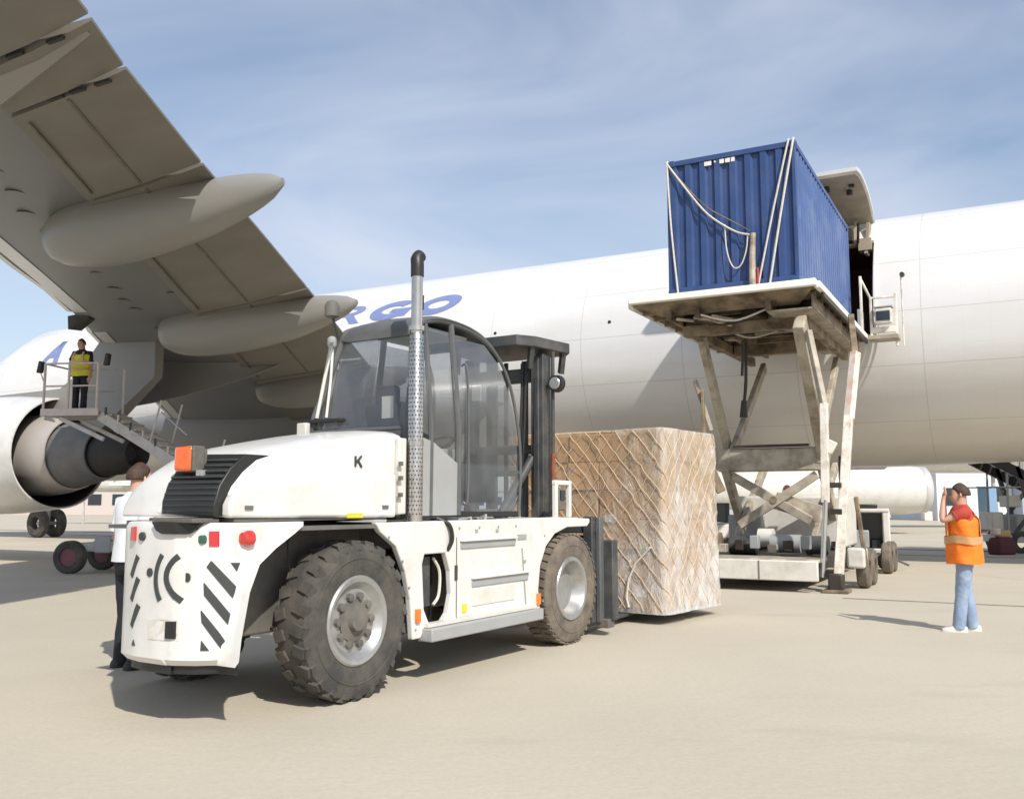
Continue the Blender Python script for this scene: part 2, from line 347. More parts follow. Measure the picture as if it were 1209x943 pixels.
def B(c, d, name, m, parent=None, bevel=0, rot=None):
    return MB().box(c, d, rot).build(name, m, parent, bevel)

def tag(o, label=None, cat=None, group=None, kind=None):
    if label: o['label'] = label
    if cat: o['category'] = cat
    if group: o['group'] = group
    if kind: o['kind'] = kind
    return o

def thing(name, loc, rz, label, cat, group=None):
    o = bpy.data.objects.new(name, None); sc.collection.objects.link(o)
    o.location = loc; o.rotation_euler = (0, 0, rz); o.empty_display_size = .3
    return tag(o, label, cat, group)

def smoothpath(pts, k=6):
    """Catmull-Rom through pts"""
    pts = [Vector(p) for p in pts]; P = [pts[0]] + pts + [pts[-1]]; out = []
    for i in range(1, len(P) - 2):
        for j in range(k):
            t = j / k; a, b, c, d = P[i - 1:i + 3]
            out.append(.5 * ((2 * b) + (c - a) * t + (2 * a - 5 * b + 4 * c - d) * t * t + (3 * b - a - 3 * c + d) * t ** 3))
    out.append(pts[-1]); return out

# frame of the aircraft: x runs aft, y away from the camera
AZ = math.atan2(-.47428, .88038)
def W(s, n, z=0): return (s * .88038 + n * .47428, -s * .47428 + n * .88038, z)

# ================================================================ SETTING
g = MB()
xs = [-2500, -600, -150, -40, 0, 40, 150, 600, 2500]; ys = [-400, -60, 0, 20, 60, 150, 500, 1500, 3500]
nx = len(xs)
g.add([(x, y, 0) for y in ys for x in xs], [(j * nx + i, j * nx + i + 1, (j + 1) * nx + i + 1, (j + 1) * nx + i) for j in range(len(ys) - 1) for i in range(nx - 1)])
tag(g.build('ground', 'ground', smooth=0), kind='structure')
sm = MB()
p0 = W(-2.5, 15.65); p1 = W(40, 15.75)
sm.bar((p0[0], p0[1], .004), (p1[0], p1[1], .004), .055, .006)  # thin cast-shadow line painted on the apron as a dark strip
p0 = W(-60, 33); p1 = W(60, 33); sm.bar((p0[0], p0[1], .004), (p1[0], p1[1], .004), .5, .006)
p0 = W(-60, 29.5); p1 = W(60, 29.5); sm.bar((p0[0], p0[1], .004), (p1[0], p1[1], .004), .18, .006)
tag(sm.build('apron_seams_and_shadow_line', 'seam_shadow', smooth=0), kind='structure')

tm = MB()
for pts in ([(6, 8.5), (9, 12), (10, 18), (8, 25)], [(-14, 17), (-8, 18.6), (-2, 19.0), (6, 17.4)]):
    P = smoothpath([(a, b, .0) for a, b in pts], 10)
    for i in range(len(P) - 1):
        d = (P[i + 1] - P[i]).normalized(); q = Vector((-d.y, d.x, 0)) * .14; o = len(tm.v)
        if i == 0: tm.v += [tuple(P[0] - q + Vector((0, 0, .004))), tuple(P[0] + q + Vector((0, 0, .004)))]; o += 2
        tm.v += [tuple(P[i + 1] - q + Vector((0, 0, .004))), tuple(P[i + 1] + q + Vector((0, 0, .004)))]; tm.f.append((o - 2, o - 1, o + 1, o))
tag(tm.build('tyre_marks', 'tmark', smooth=0), kind='structure')
# ================================================================ CARGO AIRCRAFT
plane = thing('cargo_plane', (0, 0, 0), AZ, 'huge white freighter aircraft with its side cargo door open behind the forklift and loader', 'aircraft')
FC, FR = 26.74, 3.34
def fus(s):
    """centre height, upper radius, lower radius, side radius at station s"""
    zc, ru, rl, rs = 5.77, FR, FR, FR
    if s > -6: rl -= .0042 * (s + 6) ** 1.75 if s > -6 else 0
    if s > 14: k = (s - 14) / 22; ru *= 1 - .25 * k; rs *= 1 - .7 * k * k; rl = max(rl, .3)
    if s < -36.4:
        t = min(1, (-36.4 - s) / 7.0); k = math.sqrt(max(0, 1 - t ** 2.1)); top = 9.11 - 4.25 * t ** 1.12
        zc -= 1.1 * t * t; ru = max(.02, top - zc); rl *= k ** .9; rs *= k ** 1.1
        ru = max(ru, .02); rl = max(rl, .02); rs = max(rs, .02)
    return zc, ru, rl, rs
def fpt(s, th, off=0):
    """th: angle from the camera-side horizontal, positive upward"""
    zc, ru, rl, rs = fus(s)
    r = (ru if math.sin(th) >= 0 else rl)
    return (s, FC - (rs + off) * math.cos(th), zc + (r + off) * math.sin(th))
D0, D1 = -6.15, -2.75
TH0, TH1 = math.asin((5.45 - 5.77) / FR), math.asin((8.2 - 5.77) / FR)
ss = sorted([-43.35, -43.25, -43.0, -42.6, -42, -41.3, -40.5, -39.7, -39, -38.3, -37.6, -37, -36.4, -35, -34, -30, -26, -22, -18, -14, -10, D0, -4.5, D1, -1, 1.5, 4, 7, 10, 14, 18, 24, 30, 36])
K = 72; ths = [TH0 + (TH1 - TH0) * k / 12 for k in range(13)] + [TH1 + (2 * math.pi - TH1 + TH0) * k / 60 for k in range(1, 60)]
f = MB()
for s in ss: f.v += [fpt(s, t) for t in ths]
for i in range(len(ss) - 1):
    for k in range(72):
        if D0 <= ss[i] < D1 - .01 and k < 12: continue
        a = i * 72 + k; b = i * 72 + (k + 1) % 72; f.f.append((a, b, b + 72, a + 72))
f.f.append(tuple(range(72))); f.f.append(tuple((len(ss) - 1) * 72 + k for k in range(72))[::-1])
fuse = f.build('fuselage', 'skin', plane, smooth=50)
# door opening: jambs, floor, liner
mb = MB()
mb.box(((D0 + D1) / 2, 25.6, 5.40), (3.5, 3.6, .1))
fl = mb.build('cargo_floor', 'alu', plane)
mb = MB(); mb.box(((D0 + D1) / 2, 27.6, 6.9), (3.6, .1, 3.0)); mb.box((D1 + .06, 26.15, 6.75), (.1, 2.8, 2.7)); mb.box((D0 - .06, 26.15, 6.75), (.1, 2.8, 2.7)); mb.box(((D0 + D1) / 2, 26.3, 8.15), (3.6, 2.5, .1))
mb.build('hold_liner', 'maroon', plane)
fr = MB()
for s in (D0, D1):
    fr.tube([fpt(s, TH0 + (TH1 - TH0) * k / 10, .015) for k in range(11)], .05, 6)
fr.tube([fpt(D0, TH1, .015), fpt(D1, TH1, .015)], .05, 6); fr.tube([fpt(D0, TH0, .015), fpt(D1, TH0, .015)], .05, 6)
fr.build('door_frame', 'skin', plane)
# raised cargo door, hinged at the crown side, swung out and up (curved, 0.18 thick)
dpts = [(23.95, 8.02), (24.35, 8.55), (24.2, 8.88), (23.6, 9.12), (22.9, 9.22), (22.1, 9.22), (21.5, 9.12)]
dp = smoothpath([(0, y, z) for y, z in dpts], 4); th_ = .16
def ring(x0, x1, pa, pb): return [(x0, pa.y, pa.z), (x1, pa.y, pa.z), (x1, pb.y, pb.z), (x0, pb.y, pb.z)]
rings = []
for i, p in enumerate(dp):
    d = (dp[min(i + 1, len(dp) - 1)] - dp[max(0, i - 1)]).normalized(); nrm = Vector((0, -d.z, d.y))
    if nrm.z < 0: nrm = -nrm
    q = p - nrm * th_; rings.append(ring(D0 + .05, D1 - .03, p - nrm * .10, q - nrm * .03))
door = MB().loft(rings).build('cargo_door', 'skin', plane)
lin = []
for i, p in enumerate(dp):
    d = (dp[min(i + 1, len(dp) - 1)] - dp[max(0, i - 1)]).normalized(); nrm = Vector((0, -d.z, d.y))
    if nrm.z < 0: nrm = -nrm
    lin.append(ring(D0 + .10, D1 - .07, p - nrm * .26, p - nrm * .18))
MB().loft(lin).build('door_lining', 'doorlin', door)
hw = MB()
for x in (-5.6, -4.4, -3.3): B((x, 23.75, 8.05), (.16, .35, .3), 'door_latch', 'oil', door); B((x + .25, 22.6, 8.96), (.12, .12, .08), 'door_latch', 'oil', door)
for x in (-3.15, -3.6): MB().lathe([(8.85, .001), (8.85, .07), (9.0, .07)], (x, 22.5 + (x + 3.6), 0), 'z', 10).build('door_latch', 'oil', door); MB().tube([(x, 24.0, 7.85), (x + .1, 23.5, 8.3)], .035, 6).build('latch_rod', 'oil', door)
br = MB(); br.box((-2.98, 24.1, 7.86), (.3, .35, .3)); br.bar((-2.95, 24.0, 7.6), (-2.9, 24.25, 8.45), .07, .16); br.bar((-3.2, 23.9, 7.9), (-3.2, 24.2, 8.5), .07, .12)
br.build('door_hinge', 'doorlin', door)

# lettering on the crown (blue, 5 mm proud), strokes drawn in station / girth coordinates
def letter(name, quads, s0, wid, a0, hei, shear=.35):
    """quads: strips of (u,v) pairs; u along the hull, v up the girth, both 0..1"""
    m = MB()
    for strip in quads:
        o = len(m.v); fine_ = []
        for (a, b), (c, d) in zip(strip, strip[1:]):
            k = 1 if len(strip) > 5 else 8
            for i in range(k): t = i / k; fine_.append(((a[0] + (c[0] - a[0]) * t, a[1] + (c[1] - a[1]) * t), (b[0] + (d[0] - b[0]) * t, b[1] + (d[1] - b[1]) * t)))
        fine_.append(strip[-1]); q = 7
        for (u0, v0), (u1, v1) in fine_:
            for j in range(q):
                u, v = u0 + (u1 - u0) * j / (q - 1), v0 + (v1 - v0) * j / (q - 1)
                m.v.append(fpt(s0 + (u - shear * v) * wid, (a0 + v * hei) / FR, .012))
        for i in range(len(fine_) - 1):
            for j in range(q - 1): a = o + q * i + j; m.f.append((a, a + 1, a + q + 1, a + q))
    return m.build(name, 'blue', plane, smooth=0)
def arcstrip(a0, a1, ro=(.5, .5), ri=(.24, .2), n=28, c=(.5, .5)):
    st = []
    for i in range(n + 1):
        t = R(a0 + (a1 - a0) * i / n)
        st.append(((c[0] + ro[0] * math.cos(t), c[1] + ro[1] * math.sin(t)), (c[0] + ri[0] * math.cos(t), c[1] + ri[1] * math.sin(t))))
    return st
def rect(u0, v0, u1, v1): return [((u0, v0), (u0, v1)), ((u1, v0), (u1, v1))]
A0 = 1.56
letter('letter_o', [arcstrip(0, 360)], -16.5, 1.5, A0, .80, -.35)
letter('letter_g', [arcstrip(40, 330), rect(.5, .36, 1.0, .54), rect(.8, .12, 1.0, .5)], -18.3, 1.55, A0, .80, -.35)
letter('letter_r', [rect(0, 0, .24, 1), arcstrip(-90, 90, (.42, .3), (.18, .1), 14, (.45, .7)), [((.42, .42), (.7, .42)), ((.8, 0), (1.08, 0))], rect(.2, .84, .5, 1), rect(.2, .4, .5, .56)], -19.85, 1.3, A0, .80, -.35)
letter('letter_a', [[((0, 0), (.26, 0)), ((.42, 1), (.68, 1))], [((.74, 0), (1.0, 0)), ((.36, 1), (.62, 1))], rect(.25, .28, .75, .5)], -34.35, 1.15, 1.2, 1.25, -.1)
# cabin window line marks / static ports near the crown
sp_ = MB(); 
for s in (-9.6, -13.2): MB().lathe([(0, .05), (.03, .05)], fpt(s, .2, .01), 'y', 8).build('static_port', 'dark', plane)

# ---------------- wing
RZ, TD = 4.5, math.tan(R(7))
def wz(n): return RZ + (23.4 - n) * TD
TEp = [(-3.2, -3.8), (5.9, -8.23), (6.87, -8.77), (8.94, -9.76), (10.97, -10.66), (13.85, -11.97), (17.65, -13.77), (23.47, -16.47), (26.7, -17.6)]
LEp = [(-3.2, -6.3), (5.9, -13.6), (10.69, -16.88), (12.18, -17.73), (13.83, -18.95), (15.42, -20.2), (17.91, -22.2), (22.93, -26.2), (26.7, -29.5)]
def interp(T, x):
    for (a, b), (c, d) in zip(T, T[1:]):
        if a <= x <= c: return b + (d - b) * (x - a) / (c - a)
    return T[-1][1] if x > T[-1][0] else T[0][1]
def te(n): return interp(TEp, n)
def le(n): return interp(LEp, n)
def ff(n): return te(n) - (2.0 + (n - 6) * .135)       # front edge of the flaps
def lowz(n, c):
    """lower surface: c is chord fraction from the leading edge"""
    t = .085 if n > 12 else .07
    ch = te(n) - le(n)
    return wz(n) - .30 * t * ch * (max(0, math.sin(math.pi * min(1, max(0, c) * 1.05))) ** .8) + .02
def upz(n, c):
    ch = te(n) - le(n); t = .085
    return wz(n) + .10 + .85 * t * ch * (max(0, math.sin(math.pi * c ** .55)) ** .9 if 0 < c < 1 else 0)
ns = [-3.2, 0, 3, 5.9, 6.9, 8, 9, 10, 11, 12.2, 13.9, 15.5, 17.7, 20, 22, 23.5, 25, 26.7]
rings = []
for n in ns:
    l, t = le(n) + .28, ff(n); ch = te(n) - le(n); lo = []; up = []
    for i in range(11):
        x = l + (t - l) * i / 10; c = (x - le(n)) / ch
        lo.append((x, n, lowz(n, c))); up.append((x, n, upz(n, c)))
    rings.append(lo + up[::-1])
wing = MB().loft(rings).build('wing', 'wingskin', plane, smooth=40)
# leading-edge slats, two runs either side of the engine pylon
def slat(n0, n1):
    rg = []
    for i in range(5):
        n = n0 + (n1 - n0) * i / 4; l = le(n); ch = te(n) - l
        x1 = l + .26; c1 = (x1 - l) / ch
        rg.append([(x1, n, lowz(n, c1) - .012), (l + .1, n, lowz(n, .0) - .02), (l, n, wz(n) + .12), (l + .08, n, upz(n, .02) + .02), (x1, n, upz(n, c1) + .012)])
    return MB().loft(rg).build('slat', 'slat', wing, smooth=60)
for a, b in ((-3, 2.4), (2.5, 8.4), (8.5, 13.3), (14.6, 19.4), (19.5, 23.4)): slat(a, b)
# slat cove: pale strip just behind the slats
cv = MB(); 
for n0, n1 in ((-3, 13.3), (14.6, 23.4)):
    rg = []
    for i in range(9):
        n = n0 + (n1 - n0) * i / 8; l = le(n); ch = te(n) - l
        a, b = l + .34, l + .78
        rg.append([(a, n, lowz(n, (a - l) / ch) - .006), (b, n, lowz(n, (b - l) / ch) - .006), (b, n, lowz(n, (b - l) / ch) - .018), (a, n, lowz(n, (a - l) / ch) - .018)])
    cv.loft(rg)
cv.build('leading_edge_panel', 'slat', wing, smooth=0)
# flaps and aileron: separate panels, drooped slightly below the box
def panel(name, n0, n1, m, droop=.10, sp=0, fshift=0):
    rg = []
    for i in range(5):
        n = n0 + (n1 - n0) * i / 4; f0, t = ff(n) + .03 + fshift, te(n); c = (f0 - le(n)) / (te(n) - le(n))
        z0 = lowz(n, c) - droop; z1 = wz(n) - droop * .4
        rg.append([(f0, n, z0), ((f0 + t) / 2, n, (z0 + z1) / 2 - .03), (t, n, z1), (t, n, z1 + .035), ((f0 + t) / 2, n, (z0 + z1) / 2 + .19), (f0, n, z0 + .34)])
    return MB().loft(rg).build(name, m, wing, smooth=30)
fl_parts = []
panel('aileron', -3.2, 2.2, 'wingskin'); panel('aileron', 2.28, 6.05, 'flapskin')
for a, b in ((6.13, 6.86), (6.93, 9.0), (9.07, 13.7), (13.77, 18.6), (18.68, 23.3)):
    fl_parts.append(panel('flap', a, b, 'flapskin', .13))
# panel joints on the flaps: the aft vane edge, as a thin proud lip
for n0, n1, fo in ((6.97, 8.96, fl_parts[1]), (9.12, 13.6, fl_parts[2]), (13.8, 18.5, fl_parts[3])):
    rg = []
    for i in range(5):
        n = n0 + (n1 - n0) * i / 4; f0, t = ff(n) + .03, te(n); x = f0 + (t - f0) * .50; c = (f0 - le(n)) / (te(n) - le(n))
        z = (lowz(n, c) - .13 + wz(n) - .052) / 2 - .034
        rg.append([(x - .02, n, z - .012), (x + .03, n, z - .012), (x + .03, n, z + .03), (x - .02, n, z + .03)])
    MB().loft(rg).build('panel_joint', 'chas', fo, smooth=0)
    rg = []
    for i in range(5):
        n = n0 + .12 + (n1 - n0 - .24) * i / 4; x = ff(n) + .25; c = (ff(n) - le(n)) / (te(n) - le(n)); z0 = lowz(n, c) - .14; z = z0 - .006
        rg.append([(x - .015, n, z - .008), (x + .02, n, z - .008), (x + .02, n, z + .02), (x - .015, n, z + .02)])
    MB().loft(rg).build('panel_joint', 'chas', fo, smooth=0)
# dark actuator fittings along the gaps
ac = MB()
for n, x in ((6.9, -10.0), (6.9, -9.6), (6.9, -9.15), (6.1, -9.6), (6.1, -8.9)): B((x, n, wz(n) - .15), (.26, .05, .04), 'hinge_fitting', 'dark', wing)
# flap track fairings (canoes)
def canoe(n, s0, s1, w, h, zoff, drop=.0, name='flap_track_fairing'):
    rg = []; k = 22
    for i in range(k + 1):
        t = i / k; x = s0 + (s1 - s0) * t
        r = (max(0, math.sin(math.pi * min(1, t ** .62))) ** .62) if 0 < t < 1 else .01
        if t > .62: r = max(.10, ((1 - t) / .38) ** .45 * (math.sin(math.pi * .62 ** .62) ** .62))
        top = zoff + wz(n); cz = top - h * .35 - drop * t
        if t > .72: cz += (t - .72) * .5
        rg.append([(x, n + w * r * math.cos(a) * .5, cz - h * r * .62 * math.sin(a) * (1 if math.sin(a) > 0 else .9)) for a in [2 * math.pi * j / 20 for j in range(20)]])
    return MB().loft(rg).build(name, 'pod', wing, smooth=60)
canoe(9.6, -13.9, -8.82, .95, 1.0, -.02)
canoe(14.3, -16.6, -11.15, .95, 1.0, -.02)
canoe(19.4, -18.6, -13.2, .9, .95, -.02)
canoe(4.6, -12.4, -7.9, .8, .8, .0)
# outboard triangular strake fairing beside the aileron gap
MB().loft([[(-11.3, 6.35, wz(6.4) - .12), (-11.3, 6.75, wz(6.4) - .12), (-11.3, 6.55, wz(6.4) - .15)],
           [(-10.6, 6.15, wz(6.4) - .1), (-10.6, 6.85, wz(6.4) - .1), (-10.6, 6.5, wz(6.4) - .42)],
           [(-8.55, 6.2, wz(6.2) - .05), (-8.55, 6.32, wz(6.2) - .05), (-8.55, 6.26, wz(6.2) - .1)]]).build('hinge_fairing', 'pod', wing, smooth=50)
# access plates on the lower skin
for x, n in ((-13.9, 9.2), (-14.3, 9.9), (-14.75, 10.65), (-15.6, 12.3), (-16.05, 12.9), (-16.9, 14.6), (-12.9, 8.0), (-12.4, 7.2), (-13.3, 8.6), (-11.9, 6.4), (-15.2, 11.6), (-16.3, 13.4), (-14.6, 12.9), (-17.4, 15.6), (-13.4, 10.2)):
    c = (x - le(n)) / (te(n) - le(n)); MB().lathe([(0, .16), (.008, .16)], (x, n, lowz(n, c) - .013), 'z', 14).build('access_plate', 'wingskin', wing)
# wing gear door hanging below the inner wing
rg = []
for t in range(7):
    u = t / 6; x = -21.6 + u * 5.7; n = 16.3 + u * 1.4; c = (x - le(n)) / (te(n) - le(n)); zt = lowz(n, c) + .02; zb = zt - .06 - 1.55 * (1 - u) ** .9
    rg.append([(x, n, zt), (x, n + .08, zt), (x, n + .14, (zt + zb) / 2), (x, n + .05, zb), (x, n - .03, zb), (x, n + .04, (zt + zb) / 2)])
MB().loft(rg).build('gear_door', 'pod', wing, smooth=50)
# belly fairing at the wing root
rg = []
for i in range(15):
    t = i / 14; x = -30 + 17 * t; r = max(1e-6, math.sin(math.pi * t)) ** .55 if 0 < t < 1 else .02
    rg.append([(x, FC - 3.42 * math.cos(a) * (1 + .04 * r), 4.4 + (-2.35 * r * math.sin(a) if math.sin(a) > 0 else -1.1 * r * math.sin(a))) for a in [2 * math.pi * j / 28 for j in range(28)]])
MB().loft(rg).build('belly_fairing', 'wingskin', plane, smooth=60)
# engine: cowl, core, nozzle, plug, pylon
EN, EZ = 15.5, 2.76
eng = MB().lathe([(-27.0, 1.18), (-27.15, 1.32), (-26.9, 1.46), (-26, 1.55), (-24.5, 1.58), (-23, 1.54), (-21.4, 1.41), (-21.4, 1.375), (-24, 1.43), (-27.0, 1.18)], (0, EN, EZ), 'x', 56).build('engine', 'white', plane, smooth=40)
MB().lathe([(-26.9, .001), (-26.9, 1.2), (-23.6, 1.40), (-21.46, 1.355), (-21.46, 1.34), (-23.6, 1.37), (-26.5, .9), (-26.5, .001)], (0, EN, EZ), 'x', 40).build('fan_duct', 'dark', eng)
MB().lathe([(-23.4, .9), (-22.4, 1.05), (-21.8, 1.06), (-21.3, 1.0), (-20.85, .90), (-20.85, .87), (-21.3, .84)], (0, EN, EZ - .03), 'x', 48).build('core_cowl', 'metal', eng)
MB().lathe([(-21.6, .80), (-20.85, .83), (-20.2, .73), (-19.75, .62), (-19.75, .58), (-20.3, .6)], (0, EN, EZ - .06), 'x', 44).build('exhaust_nozzle', 'metald', eng)
MB().lathe([(-20.4, .52), (-19.7, .53), (-19.2, .50), (-18.8, .43), (-18.6, .36), (-18.9, .2)], (0, EN, EZ - .08), 'x', 36).build('exhaust_plug', 'dark', eng)
st = MB(); st.bar((-21.35, EN - .55, EZ + .95), (-20.9, EN - .5, EZ + .55), .05, .14); st.build('cowl_brace', 'metald', eng)
MB().loft([[(-24.5, EN - .14, 4.2), (-24.5, EN + .14, 4.2), (-24.5, EN + .1, 4.36), (-24.5, EN - .1, 4.36)],
           [(-21.4, EN - .2, 3.85), (-21.4, EN + .2, 3.85), (-21.4, EN + .16, 4.40), (-21.4, EN - .16, 4.40)],
           [(-20.7, EN - .2, 3.6), (-20.7, EN + .2, 3.6), (-20.7, EN + .18, 4.75), (-20.7, EN - .18, 4.75)],
           [(-19.8, EN - .2, 3.25), (-19.8, EN + .2, 3.25), (-19.9, EN + .2, 5.5), (-19.9, EN - .2, 5.5)],
           [(-18.0, EN - .12, 4.5), (-18.0, EN + .12, 4.5), (-18.0, EN + .14, 5.5), (-18.0, EN - .14, 5.5)]]).build('pylon', 'pod', eng)
# open pylon fairing / drain mast seen dark against the leading edge
MB().loft([[(-18.7, 13.5, 5.7), (-18.7, 13.95, 5.66), (-18.6, 13.8, 5.4), (-18.8, 13.6, 5.42)], [(-18.1, 13.5, 5.72), (-18.1, 13.8, 5.7), (-18.1, 13.75, 5.6), (-18.1, 13.6, 5.6)]]).build('slat_drive_bay', 'dark', wing)
# nose gear and wing gear
ng = MB(); ng.tube([(-37.7, FC, .62), (-37.6, FC, 3.2)], .13, 10); ng.bar((-37.7, FC, 1.3), (-36.4, FC, 2.8), .1, .1); ng.tube([(-37.7, FC - .45, .62), (-37.7, FC + .45, .62)], .08, 8)
ngo = ng.build('nose_gear', 'steelw', plane)
for y in (-.42, .42): MB().lathe([(-.17, .3), (-.19, .5), (-.12, .61), (.12, .61), (.19, .5), (.17, .3), (.1, .28), (-.1, .28)], (-37.7, FC + y, .62), 'y', 28, True).build('gear_wheel', 'rubber', ngo)
mg = MB(); mg.tube([(-17.6, 21.6, .7), (-17.6, 21.4, 4.4)], .2, 12); mg.bar((-18.4, 21.6, .7), (-16.8, 21.6, .7), .22, .22); mg.bar((-17.6, 21.5, 1.6), (-16.3, 21.6, 4.0), .13, .13)
mgo = mg.build('wing_gear', 'steelw', plane)
for x in (-18.35, -16.85):
    for y in (-.55, .55): MB().lathe([(-.2, .32), (-.22, .5), (-.15, .62), (.15, .62), (.22, .5), (.2, .32)], (x, 21.6 + y, .62), 'y', 28, True).build('gear_wheel', 'rubber', mgo)
# tail surfaces, far aft of the frame
MB().loft([[(18, FC - .25, 9.0), (29, FC - .25, 8.6), (29, FC + .25, 8.6), (18, FC + .25, 9.0)], [(28, FC - .1, 19), (32, FC - .1, 19), (32, FC + .1, 19), (28, FC + .1, 19)]]).build('tail_fin', 'skin', plane)
# far wing, hidden behind the hull
MB().loft([[(-29, 28, 4.5), (-17, 28, 4.5), (-17, 28, 4.8), (-29, 28, 5.3)], [(-8, 56, 7.6), (-5, 56, 7.6), (-5, 56, 7.7), (-8, 56, 7.9)]]).build('far_wing', 'wingskin', plane)
# ================================================================ FORKLIFT (x forward, y left; l = -y)
TO = (-1.2252, 7.1379, 0); TA = math.atan2(.8473, .531)
truck = thing('forklift', TO, TA, 'big white heavy forklift truck with dark cab and tall exhaust stack, carrying the netted load', 'forklift')
def Q(x, l, z): return (x, -l, z)
PATH = [(-.5,.0),(-.8,-.02),(-.98,-.07),(-1.18,-.28),(-1.25,-.42),(-1.27,-.55),(-1.27,-.8),(-1.22,-1.0),(-1.08,-1.17),(-.95,-1.28),(-.8,-1.38),(-.5,-1.48)]
def cwx(l):
    if l >= 0: return -.5
    for (x0, l0), (x1, l1) in zip(PATH, PATH[1:]):
        if l1 <= l <= l0: return x0 + (x1 - x0) * (l - l0) / (l1 - l0)
    return -.5
def arch(z):      # how far forward the casting reaches at height z (wheel clearance)
    T = [(.42, -1.06), (.6, -1.04), (.9, -.98), (1.08, -.9), (1.18, -.76), (1.27, -.6), (1.32, -.5), (1.37, -.42)]
    for (a, b), (c, d) in zip(T, T[1:]):
        if a <= z <= c: return b + (d - b) * (z - a) / (c - a)
    return T[-1][1]
fine = []
for (x0, l0), (x1, l1) in zip(PATH, PATH[1:]):
    for k in range(4): fine.append((x0 + (x1 - x0) * k / 4, l0 + (l1 - l0) * k / 4))
fine.append(PATH[-1])
rings = []
for z, ins in ((.42, .03), (.46, .0), (.6, 0), (.75, 0), (.9, 0), (1.0, 0), (1.08, 0), (1.13, 0), (1.18, 0), (1.23, 0), (1.28, 0), (1.33, 0), (1.36, .012)):
    ax = arch(z); rg = []
    axl = max(ax, -.93)
    ll = next(-1.28 - .1 * (axl + .95) / .15 if axl < -.8 else -1.38 - .1 * (axl + .8) / .3 for _ in (0,))
    for x, l in fine: rg.append(Q(min(x + ins, ax if l > -.75 else axl), max(l - (ins if l > -.5 else -ins), ll), z))
    rg += [Q(ax + .02, -1.1, z), Q(ax + .02, -.75, z), Q(ax + .02, -.1, z)]
    rings.append(rg)
cw = MB().loft(rings).build('counterweight', 'white', truck, smooth=32)
def deco(name, polys, m, off=.005, parent=cw):
    """thin plates following the curved casting; polys in (l, z)"""
    out = None
    for poly in polys:
        mb = MB(); fr_ = [Q(cwx(l) - off, l, z) for l, z in poly]; bk = [Q(cwx(l) + .004, l, z) for l, z in poly]
        mb.loft([bk, fr_]); out = mb.build(name, m, parent, smooth=0)
    return out
def densify(poly, k=4):
    o = []
    for i, a in enumerate(poly):
        b = poly[(i + 1) % len(poly)]
        for j in range(k): o.append((a[0] + (b[0] - a[0]) * j / k, a[1] + (b[1] - a[1]) * j / k))
    return o
def strokes(name, pts, wd, m='mark', off=.005):
    mb = MB(); o = 0; pts = [Vector((a, b, 0)) for a, b in pts]; n = len(pts)
    for i, p in enumerate(pts):
        d = (pts[min(i + 1, n - 1)] - pts[max(i - 1, 0)]).normalized(); q = Vector((-d.y, d.x, 0)) * wd / 2
        for s in (p - q, p + q):
            mb.v.append(Q(cwx(s.x) - off, s.x, s.y)); mb.v.append(Q(cwx(s.x) + .003, s.x, s.y))
    for i in range(n - 1):
        a = 4 * i; mb.f += [(a, a + 2, a + 6, a + 4), (a, a + 4, a + 5, a + 1), (a + 2, a + 3, a + 7, a + 6)]
    mb.f += [(0, 1, 3, 2), (4 * n - 4, 4 * n - 2, 4 * n - 1, 4 * n - 3)]
    return mb.build(name, m, cw, smooth=0)
def seg(a, b, k=6): return [(a[0] + (b[0] - a[0]) * i / k, a[1] + (b[1] - a[1]) * i / k) for i in range(k + 1)]
for poly in ([(-0.218, 1.108), (-0.237, 1.069), (-0.11, 0.86), (-0.1, 0.938)], [(-0.248, 0.964), (-0.244, 0.883), (-0.13, 0.689), (-0.123, 0.758)], [(-0.257, 0.784), (-0.251, 0.707), (-0.141, 0.502), (-0.131, 0.57)], [(-0.127, 1.095), (-0.084, 1.094), (-0.098, 1.038)], [(-0.252, 0.589), (-0.215, 0.522), (-0.254, 0.523)]):
    # flush four-point plates bent over the corner
    if len(poly) == 4:
        a, b, c, d = poly; mb = MB(); k = 10; j_ = 5; rings = []
        for i in range(k + 1):
            t = i / k; p = (a[0] + (d[0] - a[0]) * t, a[1] + (d[1] - a[1]) * t); q = (b[0] + (c[0] - b[0]) * t, b[1] + (c[1] - b[1]) * t)
            row = [(p[0] + (q[0] - p[0]) * w / j_, p[1] + (q[1] - p[1]) * w / j_) for w in range(j_ + 1)]
            rings.append([Q(cwx(l) - .009, l, z) for l, z in row] + [Q(cwx(l) + .003, l, z) for l, z in row[::-1]])
        mb.loft(rings)
        mb.build('warning_stripe', 'mark', cw, smooth=0)
    else: deco('warning_stripe', [poly], 'mark', .006)
for a, b in (((-.79, 1.13), (-.875, .99)), ((-.775, .98), (-.86, .83)), ((-.76, .80), (-.84, .655))):
    strokes('warning_stripe', seg(a, b), .045)
deco('warning_stripe', [[(-.80, .57), (-.78, .53), (-.82, .53)]], 'mark', .006)
def curve3(a, b, c, k=10):
    return [((1 - t) ** 2 * a[0] + 2 * t * (1 - t) * b[0] + t * t * c[0], (1 - t) ** 2 * a[1] + 2 * t * (1 - t) * b[1] + t * t * c[1]) for t in [i / k for i in range(k + 1)]]
strokes('emblem_stroke', curve3((-.535, 1.145), (-.64, .995), (-.54, .845)), .034, off=.008)
strokes('emblem_stroke', curve3((-.40, 1.14), (-.60, .995), (-.37, .845)), .038, off=.008)
for l, z in ((-.655, 1.025), (-.345, 1.0)):
    MB().lathe([(-.006, .001), (-.006, .03), (.003, .03)], Q(cwx(l), l, z), 'x', 14).build('lifting_hole', 'mark', cw)
